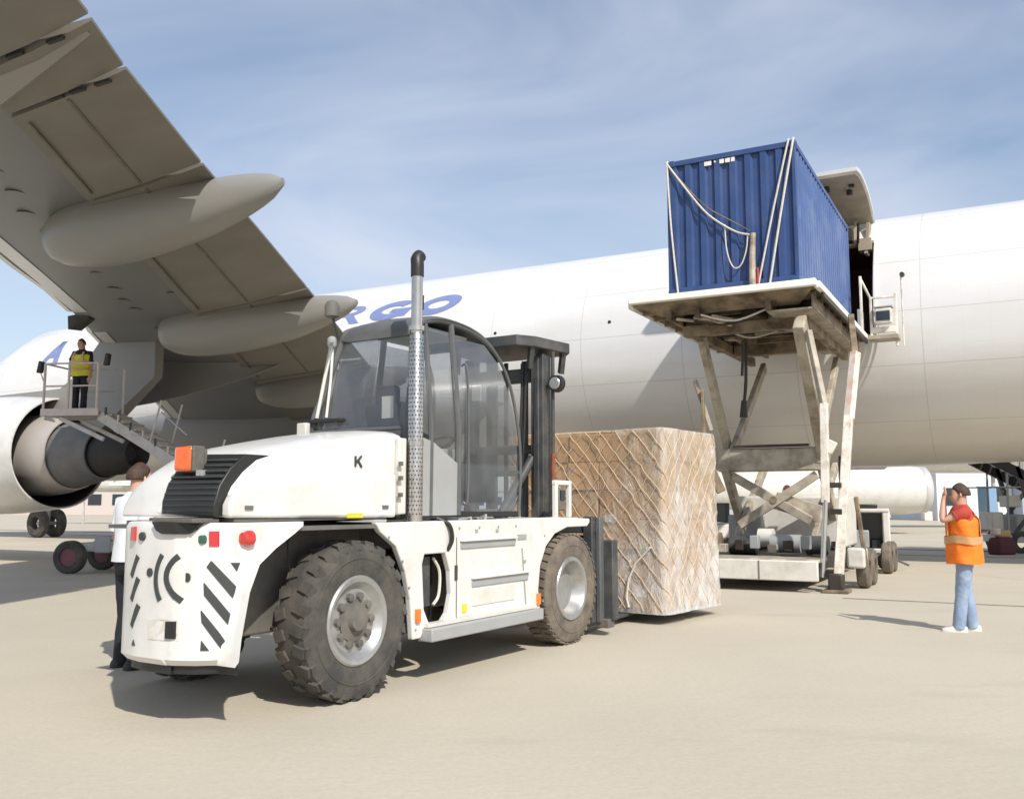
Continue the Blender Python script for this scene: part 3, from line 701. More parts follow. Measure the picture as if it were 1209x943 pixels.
# recessed hatch, tow pocket notch, lenses
deco('hatch_frame', [densify([(-.65, .715), (-.385, .725), (-.385, .585), (-.645, .585)])], 'whited', .004)
deco('hatch_slot', [densify([(-.475, .71), (-.40, .713), (-.40, .60), (-.475, .60)])], 'black', .014)
deco('tow_notch', [densify([(-.62, 1.362), (-.26, 1.362), (-.29, 1.315), (-.34, 1.285), (-.52, 1.285), (-.58, 1.31)])], 'black', .028)
MB().box(Q(-1.16, -.45, 1.375), (.22, .42, .03)).build('tow_plate', 'chas', cw, .006)
deco('reflector', [densify([(-0.231, 1.304), (-0.187, 1.304), (-0.185, 1.202), (-0.228, 1.203)])], 'redd', .009)
for l, z, m in ((-0.265, 1.25, 'green'), (-.745, 1.265, 'mark')):
    MB().lathe([(-.02, .001), (-.017, .028), (.01, .033)], Q(cwx(l), l, z), 'x', 14).build('round_lens', m, cw)
deco('lamp_recess', [densify([(-.115, 1.345), (-.03, 1.34), (-.035, 1.17), (-.11, 1.13)])], 'whited', .003)
tl = MB().lathe([(-.055, .001), (-.05, .04), (-.02, .056), (.02, .056)], Q(-.955, -.06, 1.255), 'x', 18).build('tail_lamp', 'red', cw)
deco('tail_lamp', [densify([(-.885, 1.325), (-.825, 1.33), (-.825, 1.235), (-.885, 1.235)])], 'red', .02)
# rubber skirt under the casting
MB().loft([[Q(min(x + .05, -1.02), l - (.05 if l > -.5 else -.05), z) for x, l in fine if l > -1.27] + [Q(-1.0, -1.1, z), Q(-1.0, -.12, z)] for z in (.36, .43)]).build('bump_skirt', 'black', cw)

# chassis
MB().box(Q(1.6, -.95, .78), (4.6, .95, .5)).build('chassis_frame', 'chas', truck, .02)
ax = MB(); ax.box(Q(.1, -.95, .62), (.3, 1.5, .26)); ax.tube([Q(.1, -.25, .62), Q(.1, -1.65, .62)], .1, 14); ax.build('steer_axle', 'chas', truck, .02)
MB().box(Q(3.35, -.95, .62), (.42, 1.5, .4)).build('drive_axle', 'chas', truck, .03)
# wheel-arch liner over the rear wheel: dark inner wall and roof
al = MB(); al.box(Q(-.1, -.50, 1.05), (1.5, .04, .62)); al.box(Q(-.15, -.28, 1.31), (1.25, .46, .03))
al.build('arch_liner', 'chas', truck)
al = MB(); al.box(Q(-.1, -1.50, 1.05), (1.5, .04, .62)); al.box(Q(-.15, -1.62, 1.31), (1.25, .46, .03)); al.build('arch_liner', 'chas', truck)
hs = MB(); hs.tube(smoothpath([Q(-.35, -.3, 1.25), Q(-.36, -.28, 1.1), Q(-.3, -.3, .9)]), .012, 6); hs.build('hose', 'black', truck)

def wheel(x, l, r, wd, side, name, tread, rub, dish, z=None):
    """side +1: outer face to the right (l+). own origin at hub centre"""
    z = r if z is None else z
    n = 64; y0 = 0; yo = -side      # local y of outer face direction is -side
    prof = [(-.5 * wd * .86, r * .56), (-.5 * wd, r * .70), (-.5 * wd, r * .86), (-.43 * wd, r * .955), (-.3 * wd, r * .975), (0, r * .98), (.3 * wd, r * .975), (.43 * wd, r * .955), (.5 * wd, r * .86), (.5 * wd, r * .70), (.5 * wd * .86, r * .56), (.3 * wd, r * .54), (-.3 * wd, r * .54)]
    w_ = MB().lathe(prof, (0, 0, 0), 'y', n, True)
    if tread:
        for k in range(24):
            for sgn in (-1, 1):
                t = 2 * math.pi * (k + (.5 if sgn > 0 else 0)) / 24
                m3 = Matrix.Rotation(-t, 3, 'Y')
                for (yy, ww, dx, rr, hh) in ((.30, .30, .012, .985, .045), (.46, .10, .03, .93, .075)):
                    c = m3 @ Vector((dx * sgn, 0, r * rr)); rot = m3 @ Matrix.Rotation(R(sgn * 18), 3, 'Z')
                    w_.box((c.x, sgn * yy * wd * .93, c.z), (r * .135, ww * wd, r * hh), rot)
    else:
        for k in range(40):
            t = 2 * math.pi * k / 40; m3 = Matrix.Rotation(-t, 3, 'Y')
            for sgn in (-1, 1):
                c = m3 @ Vector((0, 0, r * .985)); w_.box((c.x, sgn * .25 * wd, c.z), (r * .10, .40 * wd, r * .03), m3 @ Matrix.Rotation(R(sgn * 12), 3, 'Z'))
    W_ = w_.build(name, rub, truck, 0, 30, Q(x, l, z))
    # sidewall ridge and rim
    s = yo
    def LA(pr, nm, m, par, n=40, cl=False): return MB().lathe([(a * s, q) for a, q in pr], (0, 0, 0), 'y', n, cl).build(nm, m, par, 0, 30)
    LA([(.505 * wd, r * .80), (.52 * wd, r * .79), (.505 * wd, r * .77)], 'sidewall_ridge', rub, W_, 40, True)
    if dish:
        rim = LA([(.30 * wd, .001), (.30 * wd, r * .40), (.36 * wd, r * .44), (.47 * wd, r * .49), (.50 * wd, r * .545), (.46 * wd, r * .57), (.2 * wd, r * .57), (.05 * wd, r * .4), (.05 * wd, .001)], 'rim', 'rim', W_, 48)
        LA([(.28 * wd, r * .27), (.34 * wd, r * .265), (.36 * wd, r * .14), (.50 * wd, r * .125), (.52 * wd, .001)], 'hub', 'chas', rim, 28)
        for k in range(10):
            t = 2 * math.pi * k / 10; MB().lathe([(.28 * wd * s, .034), (.40 * wd * s, .030), (.42 * wd * s, .001)], (r * .31 * math.cos(t), 0, r * .31 * math.sin(t)), 'y', 8).build('wheel_nut', 'chas', rim)
        MB().box((0, .302 * wd * s, r * .44), (.07, .012, .03)).build('valve_slot', 'mark', rim)
    else:
        rim = LA([(-.35 * wd, .001), (-.35 * wd, r * .3), (-.1 * wd, r * .38), (.4 * wd, r * .46), (.49 * wd, r * .5), (.5 * wd, r * .56), (.46 * wd, r * .575), (.3 * wd, r * .575), (.05 * wd, r * .4), (.05 * wd, .001)], 'rim', 'rim', W_, 48)
        LA([(-.35 * wd, r * .22), (-.2 * wd, r * .2), (-.18 * wd, .001)], 'hub', 'chas', rim, 24)
    return W_
rw = wheel(.13, -.165, .60, .31, 1, 'rear_wheel', True, 'rubber', True)
wheel(.13, -1.90, .60, .31, -1, 'rear_wheel', True, 'rubber', True)
wheel(3.55, -.165, .585, .31, 1, 'front_wheel', False, 'rubberd', False)
wheel(3.55, -1.80, .585, .31, -1, 'front_wheel', False, 'rubberd', False)

# side body between the axles (right), mirrored plainly on the left
side_poly = [(.34, 1.335), (.40, 1.26), (.60, 1.14), (.72, .93), (.79, .7), (.83, .37), (.94, .37), (.99, .45), (1.05, .40), (2.78, .36), (2.92, .40), (2.88, .62), (2.92, .86), (3.04, 1.05), (3.22, 1.17), (3.5, 1.235), (3.95, 1.235), (4.02, 1.28), (4.02, 1.32), (3.3, 1.345)]
# body built as strips so that the black service opening is a real hole
def sideplate(l0, l1, name):
    o = MB()
    hole = [(.95, .98), (.98, 1.06), (1.28, 1.06), (1.35, .9), (1.37, .7), (1.32, .54), (1.23, .46), (1.06, .47), (.98, .6)]
    # outer contour and hole joined by bmesh
    bm = bmesh.new(); ov = [bm.verts.new(Q(x, l0, z)) for x, z in side_poly]; hv = [bm.verts.new(Q(x, l0, z)) for x, z in hole]
    es = [bm.edges.new((ov[i], ov[(i + 1) % len(ov)])) for i in range(len(ov))] + [bm.edges.new((hv[i], hv[(i + 1) % len(hv)])) for i in range(len(hv))]
    bmesh.ops.triangle_fill(bm, edges=es, use_beauty=True)
    rgn = bmesh.ops.extrude_face_region(bm, geom=bm.faces[:]); vs = [e for e in rgn['geom'] if isinstance(e, bmesh.types.BMVert)]
    bmesh.ops.translate(bm, verts=vs, vec=Vector(Q(0, l1 - l0, 0)))
    bmesh.ops.recalc_face_normals(bm, faces=bm.faces)
    me = bpy.data.meshes.new(name); bm.to_mesh(me); bm.free(); me.materials.append(M['white'])
    ob = bpy.data.objects.new(name, me); sc.collection.objects.link(ob); ob.parent = truck
    md = ob.modifiers.new('bevel', 'BEVEL'); md.width = .012; md.segments = 2; md.limit_method = 'ANGLE'; md.angle_limit = R(50)
    return ob
sp1 = sideplate(-.10, -.04, 'side_body'); sp2 = sideplate(-1.86, -1.92, 'side_body')
MB().box(Q(1.2, -.33, .72), (.5, .02, .7)).build('opening_backing', 'black', sp1)
h = MB(); h.box(Q(1.13, -.2, .82), (.11, .12, .42)); h.build('battery_box', 'mast', sp1)
h = MB(); h.tube(smoothpath([Q(1.2, -.12, 1.02), Q(1.27, -.1, .9), Q(1.26, -.1, .7), Q(1.18, -.1, .62)]), .014, 6); h.build('hose', 'whited', sp1)
dk = MB(); dk.box(Q(2.2, -.45, 1.31), (3.3, .72, .05)); dk.build('deck_plate', 'white', truck, .01)
MB().box(Q(2.2, -1.5, 1.31), (3.3, .72, .05)).build('deck_plate', 'white', truck, .01)
MB().loft([[Q(.34 + .02, -.1, 1.338), Q(.02, -.1, 1.35), Q(.02, -.5, 1.35), Q(.36, -.5, 1.338)], [Q(.46, -.06, 1.30), Q(.5, -.06, 1.36), Q(.5, -.5, 1.36), Q(.46, -.5, 1.3)]]).build('fender_cap', 'white', truck)
MB().box(Q(1.88, -.015, .395), (1.85, .16, .11)).build('sill_step', 'lgrey', truck, .012)
MB().box(Q(1.85, -.03, .47), (1.75, .08, .03)).build('step_grating', 'whited', truck)
# foot steps: recess, tread lip
for (x0, x1, z, dz) in ((1.5, 2.42, 1.12, .055), (1.68, 2.66, .775, .06)):
    MB().box(Q((x0 + x1) / 2, -.045, z), (x1 - x0, .036, dz * 1.3)).build('step_recess', 'lgrey', sp1, .006)
    MB().box(Q((x0 + x1) / 2, -.03, z + dz / 2 + .012), (x1 - x0 + .02, .05, .02)).build('step_tread', 'white', sp1, .004)
MB().box(Q(2.05, -.038, .64), (.72, .012, .15)).build('tank_panel', 'whited', sp1, .004)
MB().box(Q(1.43, -.036, .88), (.035, .014, .13)).build('handle_slot', 'mark', sp1)
MB().bar(Q(2.55, -.035, 1.05), Q(2.62, -.035, .5), .012, .01).build('panel_line', 'lgrey', sp1)
for x, z in ((.88, .56), (2.86, .53)): MB().box(Q(x, -.03, z), (.055, .03, .11)).build('side_marker', 'orange', sp1, .004)
for x, z in ((1.75, 1.24), (2.1, 1.235), (2.6, .92)): MB().box(Q(x, -.036, z), (.04, .012, .025)).build('decal_plate', 'lgrey', sp1)
# service block behind the exhaust
MB().box(Q(.98, -.16, 1.2), (.22, .2, .12)).build('filter_block', 'whited', truck, .02)
MB().box(Q(1.03, -.06, 1.17), (.06, .02, .09)).build('filler_cap', 'chas', truck)
hs = MB(); hs.tube(smoothpath([Q(1.22, -.1, 1.36), Q(1.3, -.02, 1.3), Q(1.33, -.01, 1.17), Q(1.31, -.05, 1.08)]), .02, 8); hs.build('hose', 'black', truck)
hs = MB(); hs.tube([Q(1.7, -.2, 1.34), Q(1.72, -.08, 1.36), Q(1.74, -.05, 1.2)], .013, 6); hs.tube([Q(2.02, -.2, 1.34), Q(2.0, -.1, 1.38), Q(1.9, -.05, 1.25)], .013, 6); hs.build('grab_loop', 'lgrey', truck)

# fasteners and shut lines on the side body and casting
for x in (1.48, 1.8, 2.12, 2.44): MB().lathe([(-.006, .001), (-.006, .011), (.004, .011)], Q(x, -.037, 1.27), 'y', 8).build('bolt', 'lgrey', sp1)
for x, z in ((.50, 1.22), (.68, 1.02), (.77, .8), (.86, .45), (3.0, 1.16), (2.96, .5)): MB().lathe([(-.006, .001), (-.006, .010), (.004, .010)], Q(x, -.037, z), 'y', 8).build('bolt', 'lgrey', sp1)
MB().bar(Q(1.44, -.037, 1.19), Q(1.44, -.037, .48), .007, .006).build('panel_line', 'chas', sp1); MB().bar(Q(1.44, -.037, .485), Q(2.72, -.037, .475), .006, .007).build('panel_line', 'lgrey', sp1)
MB().box(Q(2.55, -.036, 1.16), (.16, .010, .05)).build('data_plate', 'lgrey', sp1); MB().box(Q(1.56, -.036, .56), (.07, .010, .07)).build('data_plate', 'yellow', sp1)
# ---------------- hood: lower box, upper dome with a crease, rear grille
def hoodring(x, c, hw_, z0, zs, zt, zl, ql):
    """one cross-section, right bottom over the crown to left bottom; the left shoulder (zl) is lower and rounder"""
    pts = [(hw_, z0), (hw_, (z0 + zs) / 2), (hw_, zs)]; lk = .72 if x < -.9 else min(1, .72 + (x + .9) * .22)
    for k in range(1, 12):
        t = math.pi * k / 12; ct, st_ = math.cos(t), math.sin(t)
        if ct >= 0: pts.append((hw_ * ct ** .5, zs + (zt - zs) * st_ ** .8))
        else: pts.append((-hw_ * lk * (-ct) ** ql, zl + (zt - zl) * st_ ** .95))
    pts += [(-hw_ * lk, zl), (-hw_ * lk, (z0 + zl) / 2), (-hw_ * lk, z0)]
    return [Q(x, c + a, b) for a, b in pts]
HC = -.86
secs = [(-1.03, HC, .645, 1.395, 1.50, 1.56, 1.42, .8), (-.98, HC, .665, 1.395, 1.56, 1.67, 1.48, .8), (-.88, HC, .672, 1.395, 1.66, 1.77, 1.53, .9), (-.76, HC, .68, 1.395, 1.74, 1.85, 1.57, .95), (-.5, HC, .69, 1.395, 1.80, 1.925, 1.62, .95), (-.1, HC, .69, 1.395, 1.87, 2.00, 1.7, .85), (.3, HC - .01, .69, 1.395, 1.92, 2.065, 1.8, .7), (.62, HC - .02, .69, 1.395, 1.97, 2.11, 1.9, .6), (.88, HC - .02, .68, 1.395, 1.99, 2.125, 1.95, .5)]
hood = MB().loft([hoodring(*s) for s in secs]).build('hood', 'white', truck, .012, 38)
# lower side panel, standing proud below the crease
lp = [(-1.06, 1.392), (.70, 1.375), (.70, 1.735), (.2, 1.70), (-.4, 1.645), (-.9, 1.59), (-1.02, 1.55), (-1.06, 1.48)]
MB().prism([(x, z) for x, z in lp], 'y', .125, .22).build('hood_side_panel', 'white', hood, .022)
MB().box(Q(.80, -.17, 1.72), (.10, .05, .64)).build('hood_hinge_post', 'whited', hood, .01)
for x in (-.9, .55): MB().box(Q(x, -.121, 1.46), (.07, .012, .028)).build('hood_catch', 'chas', hood)
for z in (1.56, 1.70, 1.82): MB().box(Q(.74, -.118, z), (.03, .03, .035)).build('hood_latch', 'chas', hood)
MB().box(Q(-.2, -.60, 1.375), (1.6, .9, .02)).build('hood_shadow_gap', 'chas', hood)
# grille let into the rear face: frame plus louvre blades
def gx(z): return -interp([(1.3, 1.12), (1.50, 1.12), (1.56, 1.105), (1.67, 1.06), (1.77, .965), (1.86, .83)], z)
gl = MB().loft([[Q(gx(z) - .0, -.76, z), Q(gx(z), -.215, z - .012), Q(gx(z) + .25, -.215, z - .012), Q(gx(z) + .25, -.76, z)] for z in (1.415, 1.50, 1.62, 1.74, 1.845)]).build('grille', 'black', hood, .008, 30)
for k in range(10):
    z = 1.44 + k * .039
    MB().box(Q(gx(z) + .008, -.487, z), (.030, .52, .010), Matrix.Rotation(R(-20), 3, 'Y')).build('louvre', 'mark', gl)
MB().bar(Q(gx(1.42) - .01, -.775, 1.42), Q(gx(1.84) - .01, -.775, 1.84), .03, .03).build('grille_frame', 'white', gl, .006)
# amber lamp on a bracket at the grille top
lb = MB().box(Q(-.98, -.60, 1.79), (.10, .16, .17)).build('lamp_bracket', 'chas', hood, .015)
MB().box(Q(-1.045, -.615, 1.80), (.07, .18, .18)).build('amber_lamp', 'amber', lb, .022)
MB().box(Q(-1.03, -.505, 1.80), (.10, .03, .18)).build('lamp_housing', 'chas', lb, .01)
MB().box(Q(-1.02, -.46, 1.70), (.08, .05, .04)).build('lamp_foot', 'lgrey', lb)
MB().box(Q(.18, -.120, 1.395), (.18, .012, .035)).build('yellow_sticker', 'yellow', hood)
# the letter K on the hood side
kx, kz, kw, kh = .235, 1.78, .075, .085
kb = MB()
for a, b in (((0, 0), (0, 1)), ((.12, .48), (.85, 1)), ((.25, .55), (.95, 0))):
    kb.bar(Q(kx + a[0] * kw, -.163, kz + a[1] * kh), Q(kx + b[0] * kw, -.163, kz + b[1] * kh), .006, .022, (0, 1, 0))
kb = MB()
def kbar(a, b, wdt):
    a = Vector((kx + a[0] * kw, kz + a[1] * kh)); b = Vector((kx + b[0] * kw, kz + b[1] * kh)); d = (b - a).normalized(); q = Vector((-d.y, d.x)) * wdt / 2
    kb.prism([tuple(a - q), tuple(b - q), tuple(b + q), tuple(a + q)], 'y', .166, .178)
kbar((0, 0), (0, 1), .015); kbar((.12, .40), (.95, 1.02), .013); kbar((.38, .6), (1.0, -.02), .015)
kb.build('letter_k', 'mark', hood, smooth=0)

# ---------------- exhaust stack
XE, LE_ = .93, -.115
ex = MB(); ex.tube([Q(XE + .0, LE_, 1.30), Q(XE, LE_, 3.50)], .050, 18); ex.build('exhaust_pipe', 'chrome', truck)
exo = sc.objects['exhaust_pipe']
sh = MB(); nk = 26
for r0, r1, z0, z1 in ((.066, .066, 1.32, 2.93),):
    sh.lathe([(z0, .052), (z0, .066), (z1, .066), (z1 + .03, .052)], Q(XE, LE_, 0), 'z', 26)
sh.build('heat_shield', 'chrome', exo)
hl = MB()
for i in range(42):
    z = 1.40 + i * .0365
    for k in range(14):
        t = 2 * math.pi * (k + .5 * (i % 2)) / 14; c = Vector((math.cos(t), math.sin(t), 0)) * .0665; u = Vector((-math.sin(t), math.cos(t), 0)) * .0075; v = Vector((0, 0, .0095)); b0 = Vector(Q(XE, LE_, z)) + c
        o = len(hl.v); hl.v += [tuple(b0 + u), tuple(b0 + v), tuple(b0 - u), tuple(b0 - v)]; hl.f.append((o, o + 1, o + 2, o + 3))
tag(hl.build('shield_perforation', 'black', exo, smooth=0), kind='stuff')
MB().tube(smoothpath([Q(XE, LE_, 3.46), Q(XE, LE_, 3.56), Q(XE + .01, LE_ - .01, 3.62), Q(XE + .05, LE_ - .01, 3.66)], 5), [.058] * 16, 16).build('exhaust_tip', 'black', exo)
for z in (2.0, 3.0): MB().lathe([(z - .02, .07), (z + .02, .07)], Q(XE, LE_, 0), 'z', 20).build('clamp_band', 'chrome', exo)
MB().bar(Q(XE, LE_, 3.0), Q(1.2, -.3, 3.0), .03, .03).build('stack_bracket', 'grey', exo)
MB().box(Q(1.06, -.165, 3.26), (.03, .03, .13)).build('rain_sensor', 'black', exo)

# ---------------- cab
CR = [(1.01, 1.36), (1.01, 2.16), (1.10, 2.55), (1.22, 3.04), (1.30, 3.14), (1.63, 3.22), (2.10, 3.20), (2.42, 3.10), (2.66, 2.90), (2.80, 2.60), (2.89, 2.2), (2.92, 1.8), (2.88, 1.36)]
LR, LL = -.28, -1.42
def inset(l, z): # cab sides lean in towards the roof
    k = max(0, (z - 2.1) / 1.1); return l + (-.10 * k * k if l > -.8 else .22 * k)
cabf = MB()
for l in (LR, LL):
    pp = [Q(x, inset(l, z), z) for x, z in CR]; sp_path = smoothpath(pp, 4); cabf.tube(sp_path, [.032 if i < 26 else max(.017, .032 - (i - 26) * .003) for i in range(len(sp_path))], 8)
cab = cabf.build('cab_frame', 'grey', truck)
cabf = MB()
for x, z in ((1.01, 2.14), (1.22, 3.04), (2.44, 3.09), (2.92, 1.8), (2.88, 1.38), (1.01, 1.38)):
    cabf.tube([Q(x, inset(LR, z), z), Q(x, inset(LL, z), z)], .03, 8)
cabf.tube([Q(1.36, LR, 1.38), Q(1.37, inset(LR, 2.2), 2.2), Q(1.38, inset(LR, 3.14), 3.14)], .026, 8)
cabf.tube([Q(1.79, LR, 1.38), Q(1.80, inset(LR, 2.2), 2.2), Q(1.80, inset(LR, 3.20), 3.20)], .032, 8)
cabf.tube([Q(1.8, LL, 1.38), Q(1.8, inset(LL, 3.2), 3.20)], .032, 8)
cabf.build('cab_pillar', 'grey', cab)
def strip(pa, pb, m, name, par=cab, th=.008):
    """quad strip between two point lists given slight thickness"""
    n = len(pa); rings = []
    nrm = (Vector(pa[1]) - Vector(pa[0])).cross(Vector(pb[0]) - Vector(pa[0])).normalized() * th
    for a, b in zip(pa, pb): rings.append([a, b, tuple(Vector(b) + nrm), tuple(Vector(a) + nrm)])
    return MB().loft(rings).build(name, m, par, smooth=60)
# roof
rp = [(1.18, 3.03), (1.28, 3.14), (1.63, 3.225), (2.10, 3.205), (2.45, 3.09)]
rg = []
for x, z in [tuple(v)[:2] for v in smoothpath([(a, b, 0) for a, b in rp], 4)]:
    rg.append([Q(x, LR - .06 + .0, z + .0), Q(x, LR - .14, z + .035), Q(x, -.85, z + .055), Q(x, LL + .30, z + .035), Q(x, LL + .20, z), Q(x, LL + .3, z - .02), Q(x, LR - .14, z - .02)])
MB().loft(rg).build('cab_roof', 'grey', cab, smooth=50)
MB().box(Q(1.75, -.84, 3.13), (.9, .75, .03)).build('roof_liner', 'beige', cab, .01)
strip([Q(1.01, LR - .02, 2.17), Q(1.10, inset(LR, 2.55) - .02, 2.55), Q(1.21, inset(LR, 3.0) - .02, 3.02)], [Q(1.01, LL + .02, 2.17), Q(1.10, inset(LL, 2.55) + .02, 2.55), Q(1.21, inset(LL, 3.0) + .02, 3.02)], 'glass', 'rear_window')
strip([Q(1.03, inset(LR, z) - .0, z) for z in (2.17, 2.6)] , [Q(1.36, inset(LR, z), z) for z in (2.1, 2.6)], 'glass', 'side_window')
strip([Q(1.12, inset(LR, 2.6), 2.6), Q(1.2, inset(LR, 2.98), 2.98)], [Q(1.36, inset(LR, 2.6), 2.6), Q(1.37, inset(LR, 3.05), 3.05)], 'glass', 'side_window')
zs = (1.9, 2.2, 2.6, 2.9, 3.12)
strip([Q(1.39, inset(LR, z) - .004, z) for z in zs], [Q(1.775, inset(LR, z) - .004, z) for z in zs], 'glass', 'side_window')
# grey corner panel below the small window
MB().loft([[Q(1.03, LR + .012, 1.38), Q(1.03, LR + .012, 2.12), Q(1.36, LR + .012, 2.05), Q(1.37, LR + .012, 1.38)], [Q(1.03, LR - .02, 1.38), Q(1.03, LR - .02, 2.12), Q(1.36, LR - .02, 2.05), Q(1.37, LR - .02, 1.38)]]).build('corner_panel', 'lgrey', cab)
MB().loft([[Q(1.38, LR + .012, 1.38), Q(1.38, LR + .012, 2.05), Q(1.775, LR + .012, 1.86), Q(1.775, LR + .012, 1.38)], [Q(1.38, LR - .02, 1.38), Q(1.38, LR - .02, 2.05), Q(1.775, LR - .02, 1.86), Q(1.775, LR - .02, 1.38)]]).build('corner_panel', 'lgrey', cab)
# door glass following the curved nose
fx = [(2.86, 1.40), (2.90, 1.8), (2.87, 2.2), (2.77, 2.6), (2.62, 2.9), (2.38, 3.08)]
strip([Q(1.82, inset(LR, z), z) for x, z in fx], [Q(x - .03, inset(LR, z), z) for x, z in fx], 'glassd', 'door_glass')
strip([Q(1.05, inset(LL, z), z) for z in (2.15, 2.6, 3.0)], [Q(1.77, inset(LL, z), z) for z in (2.15, 2.6, 3.15)], 'glassd', 'side_window')
strip([Q(1.82, inset(LL, z), z) for x, z in fx], [Q(x - .03, inset(LL, z), z) for x, z in fx], 'glassd', 'door_glass')
strip([Q(x, inset(LR, z) - .03, z) for x, z in fx[1:]], [Q(x, inset(LL, z) + .03, z) for x, z in fx[1:]], 'glass', 'windscreen')
MB().box(Q(1.005, -.85, 1.76), (.04, 1.12, .76)).build('rear_wall', 'grey', cab)
MB().box(Q(1.95, -.85, 1.385), (1.85, 1.15, .05)).build('cab_floor', 'black', cab)
# inside: seat, console, wheel, joystick
st = MB().box(Q(1.75, -.9, 1.75), (.5, .5, .14)).build('seat', 'seat', cab, .04)
MB().box(Q(1.52, -.9, 2.12), (.13, .48, .66), Matrix.Rotation(R(-8), 3, 'Y')).build('seat_back', 'seat', st, .05)
MB().box(Q(1.50, -.9, 2.52), (.1, .26, .18)).build('headrest', 'seat', st, .04)
MB().box(Q(1.75, -.9, 1.55), (.36, .36, .3)).build('seat_base', 'chas', st)
MB().box(Q(2.62, -.85, 1.75), (.22, .8, .5)).build('dashboard', 'seat', cab, .04)
MB().lathe([(-.012, .17), (.012, .17), (.012, .145), (-.012, .145)], (0, 0, 0), 'z', 24, True).build('steering_wheel', 'black', cab, loc=Q(2.32, -.9, 2.1)).rotation_euler = (0, R(-30), 0)
MB().bar(Q(2.33, -.9, 2.08), Q(2.5, -.9, 1.8), .04, .04).build('steering_column', 'seat', cab)
MB().box(Q(1.95, -.52, 1.95), (.4, .12, .12)).build('armrest_console', 'beige', cab, .02)
MB().box(Q(1.16, -.62, 2.36), (.02, .12, .2)).build('paper_sheet', 'label', cab)
MB().box(Q(2.5, -.55, 2.62), (.03, .1, .16)).build('paper_sheet', 'label', cab)
MB().box(Q(2.3, -.285, 1.42), (.35, .01, .03)).build('lettering_strip', 'lgrey', cab)
# handrails, mirrors, beacons
hr = MB(); hr.tube(smoothpath([Q(1.84, LR + .03, 1.5), Q(1.86, LR + .07, 1.6), Q(1.86, LR + .06, 2.7), Q(1.84, LR + .0, 2.8)], 5), .012, 8); hr.build('handrail', 'grey', cab)
hr = MB(); hr.tube([Q(1.0, -1.34, 2.28), Q(1.06, -1.31, 2.65), Q(1.10, -1.27, 2.98)], .017, 8); hr.build('mirror_stalk', 'whited', cab)
hr = MB(); hr.tube([Q(1.0, -1.22, 2.28), Q(1.08, -1.25, 2.65), Q(1.12, -1.27, 2.95)], .013, 8); hr.build('mirror_stalk', 'whited', cab)
MB().lathe([(2.96, .03), (2.99, .045), (3.05, .045), (3.07, .02)], Q(1.12, -1.28, 0), 'z', 14).build('work_lamp', 'lgrey', cab)
MB().box(Q(1.0, -1.28, 2.25), (.08, .55, .035)).build('rail_foot', 'black', cab, .008)
MB().box(Q(.93, -1.44, 2.17), (.06, .12, .13)).build('rail_bracket', 'whited', cab, .01)
bc = MB(); bc.tube([Q(1.14, -1.22, 3.04), Q(1.1, -1.26, 3.25)], .012, 8); bco = bc.build('beacon_stalk', 'black', cab)
MB().lathe([(3.24, .03), (3.26, .07), (3.36, .072), (3.40, .05), (3.42, .001)], Q(1.1, -1.27, 0), 'z', 18).build('beacon', 'chas', bco)
# left-hand side mirror with its frame, seen past the cab
lm = MB(); lm.tube([Q(1.55, -1.85, 1.35), Q(1.6, -1.82, 2.2), Q(1.7, -1.75, 2.95), Q(1.75, -1.45, 2.95)], .017, 8); lmo = lm.build('guard_rail', 'whited', cab)
strip([Q(1.58, -1.84, 1.5), Q(1.70, -1.76, 2.88)], [Q(1.66, -1.42, 1.5), Q(1.76, -1.30, 2.88)], 'glass', 'side_screen', cab)
MB().lathe([(2.86, .03), (2.93, .03)], Q(1.7, -1.76, 0), 'z', 10).build('work_lamp', 'label', lmo)

# ---------------- mast
ms = MB(); 
mo = []
for l in (-.46, -1.44):
    u = MB(); u.prism([(3.62, .25), (3.80, .25), (3.80, 3.18), (3.62, 3.18)], 'y', -(l + .05), -(l - .05))
    u.box(Q(3.62, l - .05 if l > -.9 else l + .05, 1.7), (.04, .1, 2.9)); mo.append(u.build('mast_upright', 'mast', truck, .008))
for l in (-.60, -1.30):
    MB().prism([(3.86, .3), (4.0, .3), (4.0, 3.22), (3.86, 3.22)], 'y', -(l + .04), -(l - .04)).build('inner_upright', 'mast', truck, .008)
head = MB(); hp = [(3.2, -.50), (3.42, -.38), (4.05, -.30), (4.2, -.42), (4.2, -1.48), (4.05, -1.6), (3.42, -1.52), (3.2, -1.4)]
head.prism([(x, -l) for x, l in hp], 'z', 3.22, 3.34)
hd = head.build('mast_head', 'mast', truck, .01)
for x, l in ((3.44, -.45), (4.02, -.37), (3.44, -1.45)): MB().bar(Q(x, l, 3.24), Q(x + .05, l - .06, 3.0), .05, .09).build('head_bracket', 'mast', hd)
for z, dx in ((2.95, 0), (2.1, .02), (1.0, 0)):
    MB().box(Q(3.72 + dx, -.95, z), (.10, .92, .16 if z > 2.5 else .1)).build('cross_member', 'mast', truck, .01)
for l in (-.74, -1.16): MB().tube([Q(3.76, l, .4), Q(3.76, l, 3.1)], .045, 12).build('lift_cylinder', 'mast', truck)
for l in (-.70, -1.08): MB().box(Q(3.90, l, 2.0), (.03, .045, 2.3)).build('lift_chain', 'oil', truck)
hs = MB(); hs.tube(smoothpath([Q(3.6, -.62, 3.1), Q(3.55, -.62, 2.2), Q(3.5, -.66, 1.6), Q(3.3, -.7, 1.35)]), .018, 6); hs.tube(smoothpath([Q(3.6, -.66, 3.1), Q(3.53, -.66, 2.2), Q(3.46, -.7, 1.6), Q(3.25, -.75, 1.35)]), .018, 6); hs.tube([Q(3.6, -.5, 2.9), Q(3.57, -.5, 1.5)], .012, 6)
hs.build('mast_hose', 'black', truck)
